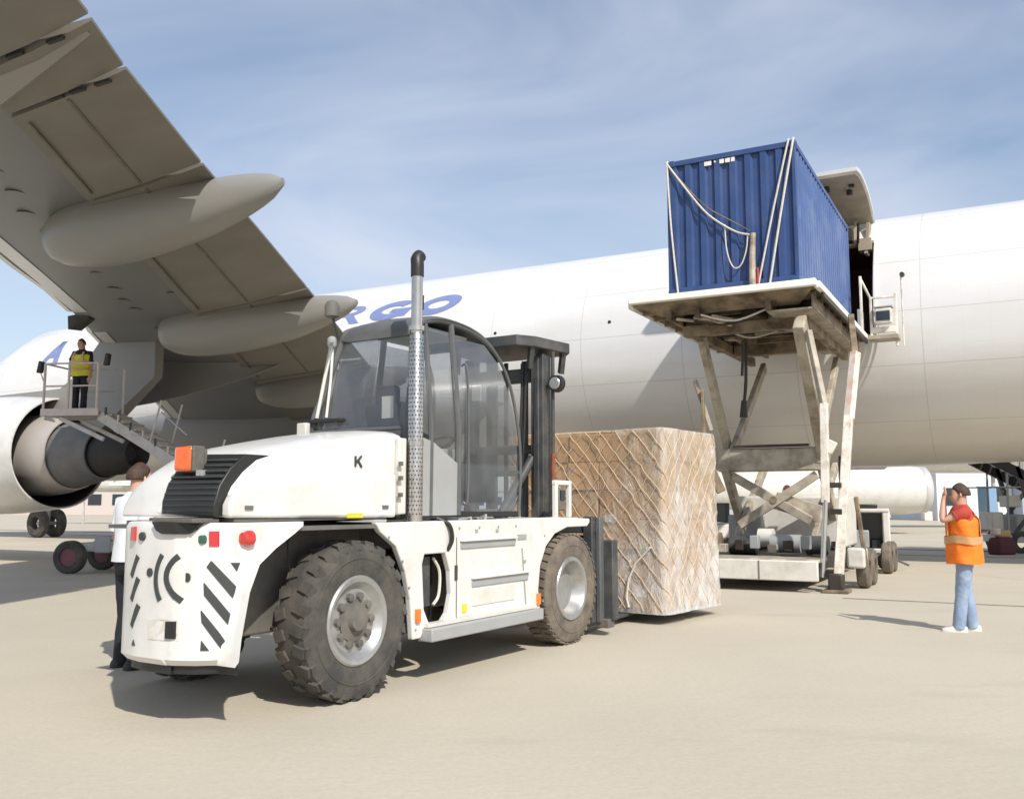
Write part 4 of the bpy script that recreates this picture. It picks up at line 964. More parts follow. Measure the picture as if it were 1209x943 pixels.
MB().tube([Q(3.2, -.75, 1.3), Q(3.62, -.55, 2.0)], .05, 12).build('tilt_cylinder', 'mast', truck)
MB().box(Q(3.7, -.52, 1.78), (.04, .02, .38)).build('yellow_tag', 'yellow', truck)
pl = MB(); pl.tube([Q(3.72, -.34, 1.95), Q(3.72, -.34, 3.2)], .022, 10); plo = pl.build('side_pole', 'mast', truck)
MB().tube([Q(3.72, -.34, 1.35), Q(3.72, -.34, 2.05)], .026, 10).build('pole_sleeve', 'sleeve', plo)
MB().lathe([(-.05, .09), (.03, .10), (.06, .06)], Q(3.70, -.28, 2.83), 'x', 18).build('mast_lamp', 'black', plo)
MB().lathe([(-.065, .001), (-.06, .06), (-.05, .07)], Q(3.70, -.28, 2.83), 'x', 16).build('lamp_lens', 'rim', plo)
MB().box(Q(3.76, -.32, 2.83), (.1, .18, .05)).build('lamp_arm', 'mast', plo)
# white lamp guard on the fender
gd = MB()
gd.bar(Q(3.30, -.08, 1.34), Q(3.30, -.08, 1.71), .05, .05); gd.bar(Q(3.60, -.08, 1.34), Q(3.60, -.08, 1.71), .05, .05); gd.bar(Q(3.27, -.08, 1.71), Q(3.63, -.08, 1.71), .05, .05)
gdo = gd.build('lamp_guard', 'white', truck, .008)
MB().box(Q(3.45, -.14, 1.53), (.14, .12, .24)).build('headlamp', 'chas', gdo, .02); MB().box(Q(3.45, -.075, 1.58), (.09, .02, .1)).build('lamp_lens', 'winglass', gdo)
# carriage and forks
cg = MB(); cg.box(Q(4.22, -.95, .75), (.09, 1.75, .16)); cg.box(Q(4.22, -.95, 1.22), (.09, 1.75, .14)); cg.bar(Q(4.22, -.14, .15), Q(4.22, -.14, 1.34), .14, .12); cg.bar(Q(4.22, -1.76, .15), Q(4.22, -1.76, 1.34), .14, .12)
cgo = cg.build('fork_carriage', 'mast', truck, .012)
MB().box(Q(4.28, -.05, .74), (.10, .06, 1.18)).build('side_shift_plate', 'grey', cgo, .012)
MB().box(Q(4.40, -.02, .62), (.14, .22, .9)).build('carriage_arm', 'mast', cgo, .015)
MB().box(Q(4.34, -.02, .14), (.16, .16, .1)).build('arm_shoe', 'chas', cgo, .01)
for l in (-.35, -1.35):
    fk = MB(); fk.box(Q(4.36, l, .62), (.08, .18, 1.0)); fk.loft([[Q(4.32, l - .09, .07), Q(4.32, l + .09, .07), Q(4.32, l + .09, .14), Q(4.32, l - .09, .14)], [Q(6.1, l - .07, .085), Q(6.1, l + .07, .085), Q(6.1, l + .07, .105), Q(6.1, l - .07, .105)]])
    fk.build('fork', 'mast', cgo, .006)

# ================================================================ NETTED LOAD on the forks
LA_ = TA - R(4.5)
u_ = Vector((.531, .8473, 0)); r_ = Vector((.8473, -.531, 0))
LP = Vector((1.8792, 11.689, 0))
load = thing('netted_load', LP, LA_, 'tall load of cardboard cartons in plastic film and rope net on the forklift forks', 'pallet load')
WL, DL, HL = 2.35, 1.50, 2.24    # width (to the left = +y), depth (+x), height
MB().box((DL / 2, WL / 2, .145), (DL + .06, WL + .06, .05)).build('pallet_sheet', 'alu', load, .008)
nxl, nyl, nzl = 3, 5, 6
ch = HL / nzl - .002
cm = None
lab = 0
for k in range(nzl):
    for i in range(nxl):
        for j in range(nyl):
            if 0 < i < nxl - 1 and 0 < j < nyl - 1 and k < nzl - 1: continue
            if k == nzl - 1 and ((i, j) in ((0, 4), (2, 4))): pass
            dx, dy = DL / nxl, WL / nyl
            if cm is None:
                bx = MB().box((0, 0, 0), (dx * .99, dy * .99, ch * .992)).build('carton', 'card', load, .012)
                cm = bx
            else:
                bx = cm.copy(); sc.collection.objects.link(bx); bx.parent = load
            off = .025
            bx.location = (dx * (i + .5) + random.uniform(-off, off), dy * (j + .5) + random.uniform(-off, off), .17 + ch * (k + .5))
            bx.rotation_euler = (random.uniform(-.01, .01), random.uniform(-.01, .01), random.uniform(-.04, .04))
            if (i == 0 or j == 0) and random.random() < .3:
                t = MB()
                if i == 0: t.box((-dx * .487, 0, 0), (.004, dy * .9, .05))
                else: t.box((0, -dy * .487, 0), (dx * .9, .004, .05))
                t.build('tape', 'tape', bx)
for (a, z) in ((.30, .38), (1.1, .5), (.75, 1.3)): MB().box((-.03, a, z), (.006, .14, .1)).build('paper_label', 'label', load)
# film: a crumpled skin round four sides and the top
def hull(per, z, amp=1.0, offs=.045):
    """point on the load's perimeter, per in 0..1 going round; bulged and crumpled"""
    P = [(-offs, -offs), (-offs, WL + offs), (DL + offs, WL + offs), (DL + offs, -offs)]
    Ls = [WL + 2 * offs, DL + 2 * offs] * 2; T = sum(Ls); d = (per % 1) * T; q = 0
    while d > Ls[q] and q < 3: d -= Ls[q]; q += 1
    a = Vector(P[q]); b = Vector(P[(q + 1) % 4]); t = d / Ls[q]; p = a + (b - a) * t
    nn = Vector(((b - a).y, -(b - a).x)).normalized() * -1 if False else Vector((-(b - a).y, (b - a).x)).normalized()
    # nn must point outwards
    ctr = Vector((DL / 2, WL / 2)); 
    if (p - ctr).dot(nn) < 0: nn = -nn
    e = min(t, 1 - t) * Ls[q]
    rr = .10
    if e < rr: p -= (p - ctr).normalized() * (rr - e) ** 2 * 3.2
    zz = z
    v = noise.noise(Vector((p.x * 2.1, p.y * 2.1, zz * 1.2))) * .035 + noise.noise(Vector((p.x * 7, p.y * 7, zz * 3.0))) * .020 + abs(noise.noise(Vector((p.x * 15, p.y * 15, zz * 4)))) * .014
    flare = .05 * max(0, (.45 - z) / .45) + .02 * math.sin(z * 2.2)
    p = p + nn * (v * amp + flare)
    return (p.x, p.y, z)
fm = MB(); NP, NZ = 150, 60
for k in range(NZ + 1):
    z = .13 + (HL + .07) * k / NZ
    fm.v += [hull(j / NP, z + (.02 * noise.noise(Vector((j * .35, k * .1, 0))) if 0 < k < NZ else 0)) for j in range(NP)]
for k in range(NZ):
    for j in range(NP): fm.f.append((k * NP + j, k * NP + (j + 1) % NP, (k + 1) * NP + (j + 1) % NP, (k + 1) * NP + j))
o = len(fm.v); fm.v.append((DL / 2, WL / 2, HL + .26))
for j in range(NP): fm.f.append((NZ * NP + j, NZ * NP + (j + 1) % NP, o))
fm.build('plastic_wrap', 'wrap', load, smooth=180)
# diamond net cords over the film, slightly irregular
net = MB(); T = 2 * (WL + DL + .18)
def cord(per0, z0, dirn, steps, rad=.005):
    pts = []
    for i in range(steps + 1):
        z = z0 - i * .075; 
        if z < .15: break
        per = per0 + dirn * i * .062 / T + .004 * noise.noise(Vector((per0 * 40, i * .7, dirn)))
        x, y, _ = hull(per, z, 1.0, .046 if (per % 1) > .80 else .058); pts.append((x, y, z))
    if len(pts) > 2: net.tube(pts, rad, 4, False)
for c in range(34):
    cord(c / 34 + random.uniform(-.004, .004), HL + .18, 1, 40); cord(c / 34 + random.uniform(-.004, .004), HL + .18, -1, 40)
for c in range(9):
    a = c / 9
    net.tube([(hull(a, HL + .18)), (DL / 2 + random.uniform(-.1, .1), WL / 2, HL + .24), (hull(a + .5, HL + .18))], .009, 4, False)
tag(net.build('rope_net', 'net', load, smooth=60), kind='stuff')
# loose slanting strap on the left face
MB().tube([hull(a, z, 1, .075) for a, z in ((.025, .95), (.05, .75), (.062, .55), (.066, .32), (.062, .2))], .014, 6).build('loose_strap', 'rope', load)
# ================================================================ MAIN-DECK LOADER (same axes as the aircraft)
ldr = thing('cargo_loader', W(-4.6, 19.5), AZ, 'tall cream scissor-lift cargo loader raised to the open cargo door of the aircraft', 'cargo loader')
ox, oy = -4.6, 19.5
def A(s, n, z): return (s - ox, n - oy, z)
PX0, PX1, PY0, PY1, PT = -6.45, -2.92, 16.78, 23.1, 5.42
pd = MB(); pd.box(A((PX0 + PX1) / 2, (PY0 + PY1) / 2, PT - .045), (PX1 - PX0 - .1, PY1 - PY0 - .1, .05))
deck = pd.build('platform_deck', 'under', ldr)
def beam(a, b, w, h, name, m, par=ldr, bev=.012): return MB().bar(A(*a), A(*b), w, h).build(name, m, par, bev)
beam((PX0, PY0, PT - .04), (PX1, PY0, PT - .04), .16, .13, 'platform_edge', 'edge', deck, .02)
beam((PX0, PY1, PT - .06), (PX1, PY1, PT - .06), .12, .16, 'platform_edge', 'under', deck)
beam((PX1, PY0 + .08, PT - .06), (PX1, PY1, PT - .06), .10, .12, 'platform_edge', 'edge', deck)
beam((PX0, PY0 + .08, PT - .08), (PX0, PY1, PT - .08), .10, .16, 'platform_edge', 'deck', deck)
beam((PX1 + .01, PY0 + .5, PT - .17), (PX1 + .01, PY1 - .1, PT - .17), .06, .08, 'side_skirt', 'oil', deck)
# longitudinal girders and cross beams seen from below
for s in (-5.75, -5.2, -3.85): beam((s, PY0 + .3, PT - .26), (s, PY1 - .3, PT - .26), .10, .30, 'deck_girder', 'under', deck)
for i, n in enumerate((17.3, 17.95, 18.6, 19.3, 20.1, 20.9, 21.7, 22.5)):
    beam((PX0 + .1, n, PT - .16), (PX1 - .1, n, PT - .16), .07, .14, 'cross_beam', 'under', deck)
MB().box(A(-4.75, 19.0, PT - .095), (1.9, 3.6, .04)).build('bay_shade_sheet', 'oil', deck)  # dark sheet added to paint in the shade of the open bays
# sloping front apron under the edge
MB().loft([[A(PX0 + .05, PY0 + .02, PT - .11), A(PX1 - .05, PY0 + .02, PT - .11), A(PX1 - .05, PY0 + .06, PT - .09), A(PX0 + .05, PY0 + .06, PT - .09)],
           [A(PX0 + .5, PY0 + .5, PT - .30), A(PX1 - .4, PY0 + .5, PT - .30), A(PX1 - .4, PY0 + .53, PT - .26), A(PX0 + .5, PY0 + .53, PT - .26)]]).build('front_apron', 'under', deck)
# closed sheet under the right third of the deck
MB().box(A(-3.45, 19.9, PT - .42), (.78, 5.6, .03)).build('belly_sheet', 'arm', deck)
MB().box(A(-3.86, 19.9, PT - .30), (.03, 5.6, .26)).build('belly_web', 'arm', deck)
MB().box(A(-3.06, 19.9, PT - .30), (.03, 5.6, .24)).build('belly_web', 'under', deck)
# drive motors, rollers, hoses, chains in the open bays
for k in range(9):
    n = 17.2 + k * .42; MB().tube([A(-5.65, n, PT - .17), A(-3.95, n, PT - .17)], .055, 10).build('roller', 'oil' if k % 2 else 'arm', deck)
for k in range(7):
    s, n = random.uniform(-5.6, -4.1), random.uniform(17.2, 20.0)
    MB().box(A(s, n, PT - .32), (random.uniform(.15, .4), random.uniform(.15, .35), .2), Matrix.Rotation(random.uniform(-.5, .5), 3, 'Z')).build('drive_motor', 'oil' if k % 3 else 'arm', deck, .02)
for k in range(7):
    a = (random.uniform(-5.7, -4.6), 17.1 + .25 * k, PT - .36); b = (random.uniform(-4.6, -3.9), 17.4 + .4 * k, PT - .3); c = ((a[0] + b[0]) / 2, (a[1] + b[1]) / 2, PT - .5)
    MB().tube([A(*p) for p in smoothpath([a, c, b], 6)], .02, 6).build('hose', 'oil' if k % 2 else 'rope', deck)
for k in range(3): beam((-5.6 + k * .35, 17.1, PT - .40), (-4.3 + k * .2, 18.9 + .2 * k, PT - .40), .06, .05, 'deck_brace', 'arm', deck)
# rear lower sub-frame (second frame under the deck)
beam((-5.7, 17.9, PT - .52), (-3.3, 17.9, PT - .52), .2, .22, 'lift_frame', 'under'); beam((-5.4, 20.6, PT - .56), (-3.4, 20.6, PT - .56), .2, .24, 'lift_frame', 'under')
for s in (-5.5, -3.35): beam((s, 17.9, PT - .52), (s, 22.6, PT - .52), .14, .2, 'lift_rail', 'under')
# scissor arms: outer and inner pair, two stages, each arm its own part
LZ, MZ, TZ = .45, 2.45, PT - .6
def arm(s, n0, z0, n1, z1, w=.14, h=.30, m='arm'): return beam((s, n0, z0), (s, n1, z1), w, h, 'scissor_arm', m, ldr, .02)
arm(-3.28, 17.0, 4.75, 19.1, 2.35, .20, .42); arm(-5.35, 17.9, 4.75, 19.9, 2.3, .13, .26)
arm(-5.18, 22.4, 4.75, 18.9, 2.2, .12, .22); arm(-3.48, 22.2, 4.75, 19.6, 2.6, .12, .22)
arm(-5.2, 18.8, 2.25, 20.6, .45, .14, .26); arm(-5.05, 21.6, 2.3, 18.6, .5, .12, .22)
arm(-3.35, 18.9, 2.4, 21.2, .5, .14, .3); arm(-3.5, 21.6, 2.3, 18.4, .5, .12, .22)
# mid-height box beam tying both sides
MB().box(A(-4.28, 19.0, 2.36), (2.15, .34, .46)).build('tie_beam', 'arm', ldr, .03)
MB().box(A(-4.28, 18.82, 2.63), (1.5, .1, .05)).build('tie_beam_lip', 'oil', ldr)
# X bracing of the lower stage
beam((-5.12, 19.0, 2.05), (-3.55, 18.9, 1.15), .1, .17, 'cross_brace', 'arm'); beam((-3.42, 18.95, 2.05), (-4.95, 18.85, 1.05), .1, .17, 'cross_brace', 'arm')
MB().lathe([(-.1, .07), (.1, .07)], A(-4.25, 18.92, 1.56), 'y', 16).build('brace_gusset', 'under', ldr)
beam((-4.25, 18.95, 1.55), (-3.4, 19.05, 1.28), .08, .34, 'brace_plate', 'arm')
# hydraulic rams and hanging lead
rm = MB(); rm.tube([A(-4.75, 18.8, 4.8), A(-4.85, 19.0, 4.1)], .03, 8); rm.build('ram_rod', 'oil', ldr)
MB().tube(smoothpath([A(-4.78, 19.1, 4.8), A(-4.80, 19.1, 4.0), A(-4.86, 19.15, 3.55)], 5), .035, 8).build('hanging_hose', 'oil', ldr)
MB().tube([A(-4.86, 19.15, 3.6), A(-4.88, 19.15, 3.25)], [.06, .085], 10).build('hose_end', 'oil', ldr)
# front right guide columns (bright, slender)
MB().tube([A(-2.96, 16.55, .25), A(-2.86, 16.55, 1.55)], .045, 12).build('ram_rod', 'steel', ldr)
beam((-2.87, 16.58, 1.5), (-2.84, 16.62, 3.20), .13, .13, 'guide_column', 'armlite')
beam((-2.84, 16.62, 3.15), (-3.12, 16.95, 4.55), .10, .12, 'guide_column', 'arm')
beam((-2.70, 16.60, .3), (-2.50, 17.0, 3.0), .15, .15, 'guide_column', 'armlite'); beam((-2.50, 17.0, 2.95), (-2.38, 17.25, 4.15), .14, .14, 'guide_column', 'pinkpole')
beam((-2.39, 17.25, 4.1), (-2.62, 18.6, 5.05), .11, .13, 'guide_column', 'under')
beam((-2.68, 16.75, .4), (-2.66, 17.0, 2.3), .06, .12, 'guide_column', 'oil')
beam((-2.35, 17.3, .4), (-2.45, 17.1, 1.6), .07, .1, 'guide_column', 'under')
for z in (.8, 1.35, 1.8): MB().box(A(-2.72, 16.72, z), (.2, .12, .09)).build('column_clamp', 'oil', ldr, .01)
MB().box(A(-2.76, 16.6, 2.45), (.16, .1, .22), Matrix.Rotation(.5, 3, 'Y')).build('column_link', 'armlite', ldr, .02)
# left front cluster of linkage beside the load
beam((-5.3, 17.7, 3.7), (-5.25, 17.6, 2.0), .06, .1, 'linkage', 'under'); beam((-5.45, 17.7, 3.9), (-5.2, 17.9, 2.9), .05, .09, 'linkage', 'arm'); beam((-5.25, 17.7, 2.3), (-5.0, 17.8, 1.7), .08, .18, 'linkage', 'under')
# chassis: low white front bumper, bed, machinery, wheels
MB().box(A(-4.35, 16.30, .36), (2.75, .10, .34)).build('front_bumper', 'whited', ldr, .02)
MB().box(A(-3.95, 16.245, .36), (.02, .012, .32)).build('bumper_joint', 'chas', ldr)
MB().box(A(-5.25, 16.24, .36), (.18, .03, .12)).build('bumper_light', 'mark', ldr, .01)
MB().box(A(-4.35, 16.75, .52), (2.75, .85, .06)).build('tread_plate', 'arm', ldr, .01)
MB().box(A(-4.35, 19.6, .42), (2.5, 5.0, .22)).build('chassis_bed', 'oil', ldr, .02)
MB().box(A(-4.25, 20.9, 1.12), (2.3, 1.4, 1.05)).build('engine_cover', 'whited', ldr, .05)
MB().box(A(-5.1, 20.1, .95), (.7, .5, .6)).build('control_cabinet', 'lgrey', ldr, .03)
for k, (s, n, z, dx, m) in enumerate(((-3.85, 18.0, .74, .55, 'lgrey'), (-3.3, 18.1, .72, .4, 'mast'), (-4.6, 17.8, .70, .5, 'mast'), (-5.2, 17.5, .78, .5, 'under'), (-4.45, 19.0, .82, .3, 'whited'))):
    MB().tube([A(s - dx / 2, n, z), A(s + dx / 2, n, z)], .17, 16).build('tank', m, ldr)
for k in range(6): MB().box(A(-4.9 + k * .3, 17.45 + .1 * (k % 2), .66 + .06 * (k % 3)), (.16, .18, .16 + .04 * (k % 3))).build('valve_block', ('arm', 'oil', 'lgrey')[k % 3], ldr, .015)
for (s, n) in ((-2.74, 16.60), (-5.9, 16.62)):
    MB().box(A(s, n, .17), (.24, .28, .30)).build('jack_foot', 'oil', ldr, .03); MB().box(A(s, n, .03), (.42, .46, .05)).build('jack_pad', 'under', ldr, .01)
def lw(s, n, r=.30, wd=.2):
    o = MB().lathe([(-wd / 2, r * .5), (-wd / 2, r * .9), (-wd * .35, r), (wd * .35, r), (wd / 2, r * .9), (wd / 2, r * .5)], (0, 0, 0), 'x', 28, True).build('wheel', 'rubberd', ldr, 0, 35, A(s, n, r))
    MB().lathe([(-wd * .3, .001), (-wd * .3, r * .52), (wd * .3, r * .52), (wd * .3, .001)], (0, 0, 0), 'x', 20).build('rim', 'under', o)
for s, n in ((-2.45, 17.75), (-2.45, 18.5), (-2.5, 21.6), (-2.5, 22.3), (-6.1, 17.75), (-6.1, 18.5), (-6.1, 21.6)): lw(s, n, .33)
MB().box(A(-2.5, 17.35, .55), (.3, .4, .35)).build('wheel_guard', 'whited', ldr, .04)
# bridge at the aircraft end: rails, operator panel, aerial
for s, n, z0, z1 in ((-2.95, 22.6, 5.3, 6.75), (-2.78, 22.9, 5.2, 6.3), (-2.24, 22.95, 5.1, 6.35)): beam((s, n, z0), (s, n, z1), .06, .06, 'rail_post', 'deck')
beam((-2.95, 22.6, 6.7), (-2.8, 22.9, 6.3), .05, .05, 'hand_rail', 'deck'); beam((-2.78, 22.9, 6.27), (-2.24, 22.95, 6.27), .05, .05, 'hand_rail', 'deck'); beam((-2.78, 22.9, 5.5), (-2.24, 22.95, 5.5), .06, .14, 'hand_rail', 'deck')
op = MB().box(A(-2.5, 22.85, 5.80), (.36, .24, .36)).build('operator_panel', 'deck', ldr, .03)
MB().box(A(-2.5, 22.72, 5.80), (.30, .02, .22)).build('panel_window', 'winglass', op)
MB().box(A(-2.5, 22.9, 6.02), (.40, .3, .03)).build('panel_hood', 'lgrey', op)
MB().box(A(-2.5, 22.8, 5.28), (.65, .5, .10)).build('operator_step', 'arm', ldr, .01)
beam((-2.1, 22.95, 5.1), (-2.1, 22.95, 6.72), .035, .035, 'aerial_post', 'deck'); MB().lathe([(-.06, .05), (.06, .06)], A(-2.07, 22.9, 6.76), 'y', 12).build('floodlight', 'mark', ldr)
MB().box(A(-3.0, 22.8, 5.72), (.08, .5, .5)).build('bridge_guard', 'lgrey', ldr, .01)

# ================================================================ BLUE CONTAINER on the platform
cn = thing('shipping_container', W(-4.44, 19.9, PT), AZ, 'dark blue corrugated shipping container roped down on the raised loader platform', 'container')
CW, CL, CH = 2.44, 6.1, 2.66
cz0 = -.0
def corr(n, x0, x1, depth, frac=.28):
    """trapezoidal corrugation profile between x0 and x1 as (x, d) points"""
    out = []; p = (x1 - x0) / n
    for k in range(n):
        a = x0 + p * k; out += [(a, 0), (a + p * .36, 0), (a + p * .5, depth), (a + p * .86, depth)]
    return out + [(x1, 0)]
def corrsheet(prof, z0, z1, fn, name, m):
    mb = MB(); n = len(prof)
    for th2 in (0, .004):
        for z in (z0, z1):
            for a, d in prof: mb.v.append(fn(a, d + th2, z))
    for i in range(n - 1):
        mb.f += [(i, i + 1, n + i + 1, n + i), (2 * n + i, 3 * n + i, 3 * n + i + 1, 2 * n + i + 1)]
    return mb.build(name, m, cn, smooth=0)
hw_, hl_ = CW / 2, CL / 2
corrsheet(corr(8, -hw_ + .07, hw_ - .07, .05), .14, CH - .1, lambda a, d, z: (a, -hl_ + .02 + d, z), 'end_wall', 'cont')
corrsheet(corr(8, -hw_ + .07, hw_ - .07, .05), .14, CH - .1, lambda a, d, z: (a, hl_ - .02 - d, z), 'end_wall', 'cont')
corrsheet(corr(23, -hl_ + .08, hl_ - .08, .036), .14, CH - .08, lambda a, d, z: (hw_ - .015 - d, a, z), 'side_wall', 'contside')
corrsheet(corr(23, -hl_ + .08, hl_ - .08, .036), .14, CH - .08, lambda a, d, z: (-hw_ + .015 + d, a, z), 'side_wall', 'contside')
MB().box((0, 0, CH - .03), (CW - .08, CL - .08, .03)).build('roof', 'contside', cn); MB().box((0, 0, .1), (CW - .1, CL - .1, .05)).build('floor', 'chas', cn)
for x in (-1, 1):
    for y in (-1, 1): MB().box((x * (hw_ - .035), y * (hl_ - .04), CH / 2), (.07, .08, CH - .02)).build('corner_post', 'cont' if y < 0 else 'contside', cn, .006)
    MB().box((x * (hw_ - .03), 0, CH - .045), (.06, CL - .18, .09)).build('top_rail', 'contside', cn, .006); MB().box((x * (hw_ - .03), 0, .075), (.06, CL - .18, .15)).build('bottom_rail', 'contside', cn, .006)
for y in (-1, 1):
    MB().box((0, y * (hl_ - .04), CH - .055), (CW - .16, .07, .10)).build('header', 'cont', cn, .006); MB().box((0, y * (hl_ - .04), .075), (CW - .16, .07, .15)).build('sill', 'cont', cn, .006)
for x in (-1, 1):
    for y in (-1, 1):
        for z in (.06, CH - .055): MB().box((x * (hw_ - .075), y * (hl_ - .085), z), (.165, .18, .125)).build('corner_casting', 'cont', cn, .012)
for x, wd_ in ((-.41, .14), (-.14, .09), (-.03, .09), (.07, .07)): MB().box((x, -hl_ + .012, CH - .165), (wd_, .012, .085)).build('white_marking', 'label', cn, .006)
MB().box((-.27, -hl_ + .012, CH - .15), (.03, .01, .035)).build('white_marking', 'label', cn)
MB().box((.9, -hl_ + .0, CH - .2), (.14, .012, .09)).build('white_marking', 'contside', cn) if False else None
# ropes and straps over the end wall
def C(x, y, z): p = W(-4.44 + x, 19.9 + y, PT + z); return p
def rope(name, pts, r, label, m='rope', grp=None, flat=False):
    mb = MB(); P = [C(*p) for p in smoothpath(pts, 6)]
    mb.tube(P, r * .78, 6); o = mb.build(name, m); return tag(o, label, 'strap' if flat else 'rope', grp)
yf = -hl_ - .03
rope('lashing_rope', [(-1.19, yf + .05, CH - .03), (-1.20, yf, CH - .12), (-1.14, yf, 1.3), (-1.03, yf, .04)], .024, 'pale rope running steeply down the left edge of the blue container end')
rope('lashing_rope', [(-1.20, yf + .05, CH - .03), (-1.17, yf, CH - .1), (-.6, yf - .02, 1.72), (-.3, yf - .02, 1.38), (.10, yf - .03, 1.08), (.36, yf - .04, .98)], .026, 'thick pale rope sagging from the top left corner to the middle post')
rope('lashing_rope', [(-1.17, yf + .05, CH - .03), (-1.13, yf, CH - .14), (-.5, yf - .01, 1.70), (.1, yf - .02, 1.25), (.38, yf - .03, 1.05)], .013, 'thin upper line stretched beside the sagging rope on the container end', 'under')
rope('lashing_rope', [(-.10, yf, 1.25), (-.07, yf - .02, .75), (.04, yf - .03, .42), (.18, yf - .03, .42), (.29, yf - .03, .68), (.33, yf - .03, 1.0)], .017, 'loose loop of rope dangling in front of the blue container end')
rope('lashing_rope', [(1.10, yf + .05, CH - .02), (1.09, yf, CH - .08), (.79, yf, 1.35), (.49, yf, .03)], .024, 'inner of two slanting ropes on the right of the container end')
rope('lashing_rope', [(1.18, yf + .05, CH - .02), (1.18, yf, CH - .08), (.94, yf, 1.35), (.70, yf, .03)], .028, 'outer slanting rope nearest the right corner of the container end')
pb = MB(); pbp = [C(.40, yf - .03, 0), C(.40, yf - .03, .5), C(.43, yf - .03, 1.0)]
pb.tube(pbp, [.07, .058, .05], 10); tag(pb.build('wrapped_post', 'arm'), 'pale wrapped upright bundle standing before the container end, ropes tied to it', 'bundle')
pr_ = MB(); pr_.tube([C(.50, yf - .06, 0), C(.50, yf - .06, .34)], .02, 8); tag(pr_.build('red_stick', 'redd'), 'short red stick standing beside the wrapped post on the platform', 'stick')

# ================================================================ PEOPLE
def skin_mesh(name, nodes, edges, m, parent, sub=2, root=0):
    me = bpy.data.meshes.new(name); me.from_pydata([n[0] for n in nodes], edges, []); me.update()
    ob = bpy.data.objects.new(name, me); sc.collection.objects.link(ob)
    sk = ob.modifiers.new('skin', 'SKIN'); sk.use_smooth_shade = True
    sv = me.skin_vertices[0].data
    for i, n in enumerate(nodes): r = n[1]; sv[i].radius = r if isinstance(r, tuple) else (r, r); sv[i].use_root = (i == root)
    sd = ob.modifiers.new('sub', 'SUBSURF'); sd.levels = sub; sd.render_levels = sub
    dg = bpy.context.evaluated_depsgraph_get(); m2 = bpy.data.meshes.new_from_object(ob.evaluated_get(dg))
    ob.modifiers.clear(); ob.data = m2; m2.name = name; m2.materials.clear(); m2.materials.append(M[m])
    m2.shade_smooth(); ob.parent = parent; return ob
def crumple(ob, amp, sc_, zs=1.0, seed=0.0):
    me = ob.data
    for v in me.vertices:
        p = v.co; q = Vector((p.x * sc_ + seed, p.y * sc_, p.z * sc_ * zs))
        n_ = noise.noise(q) + .5 * noise.noise(q * 2.1)
        v.co = p + v.normal * (n_ * amp)
    me.update()
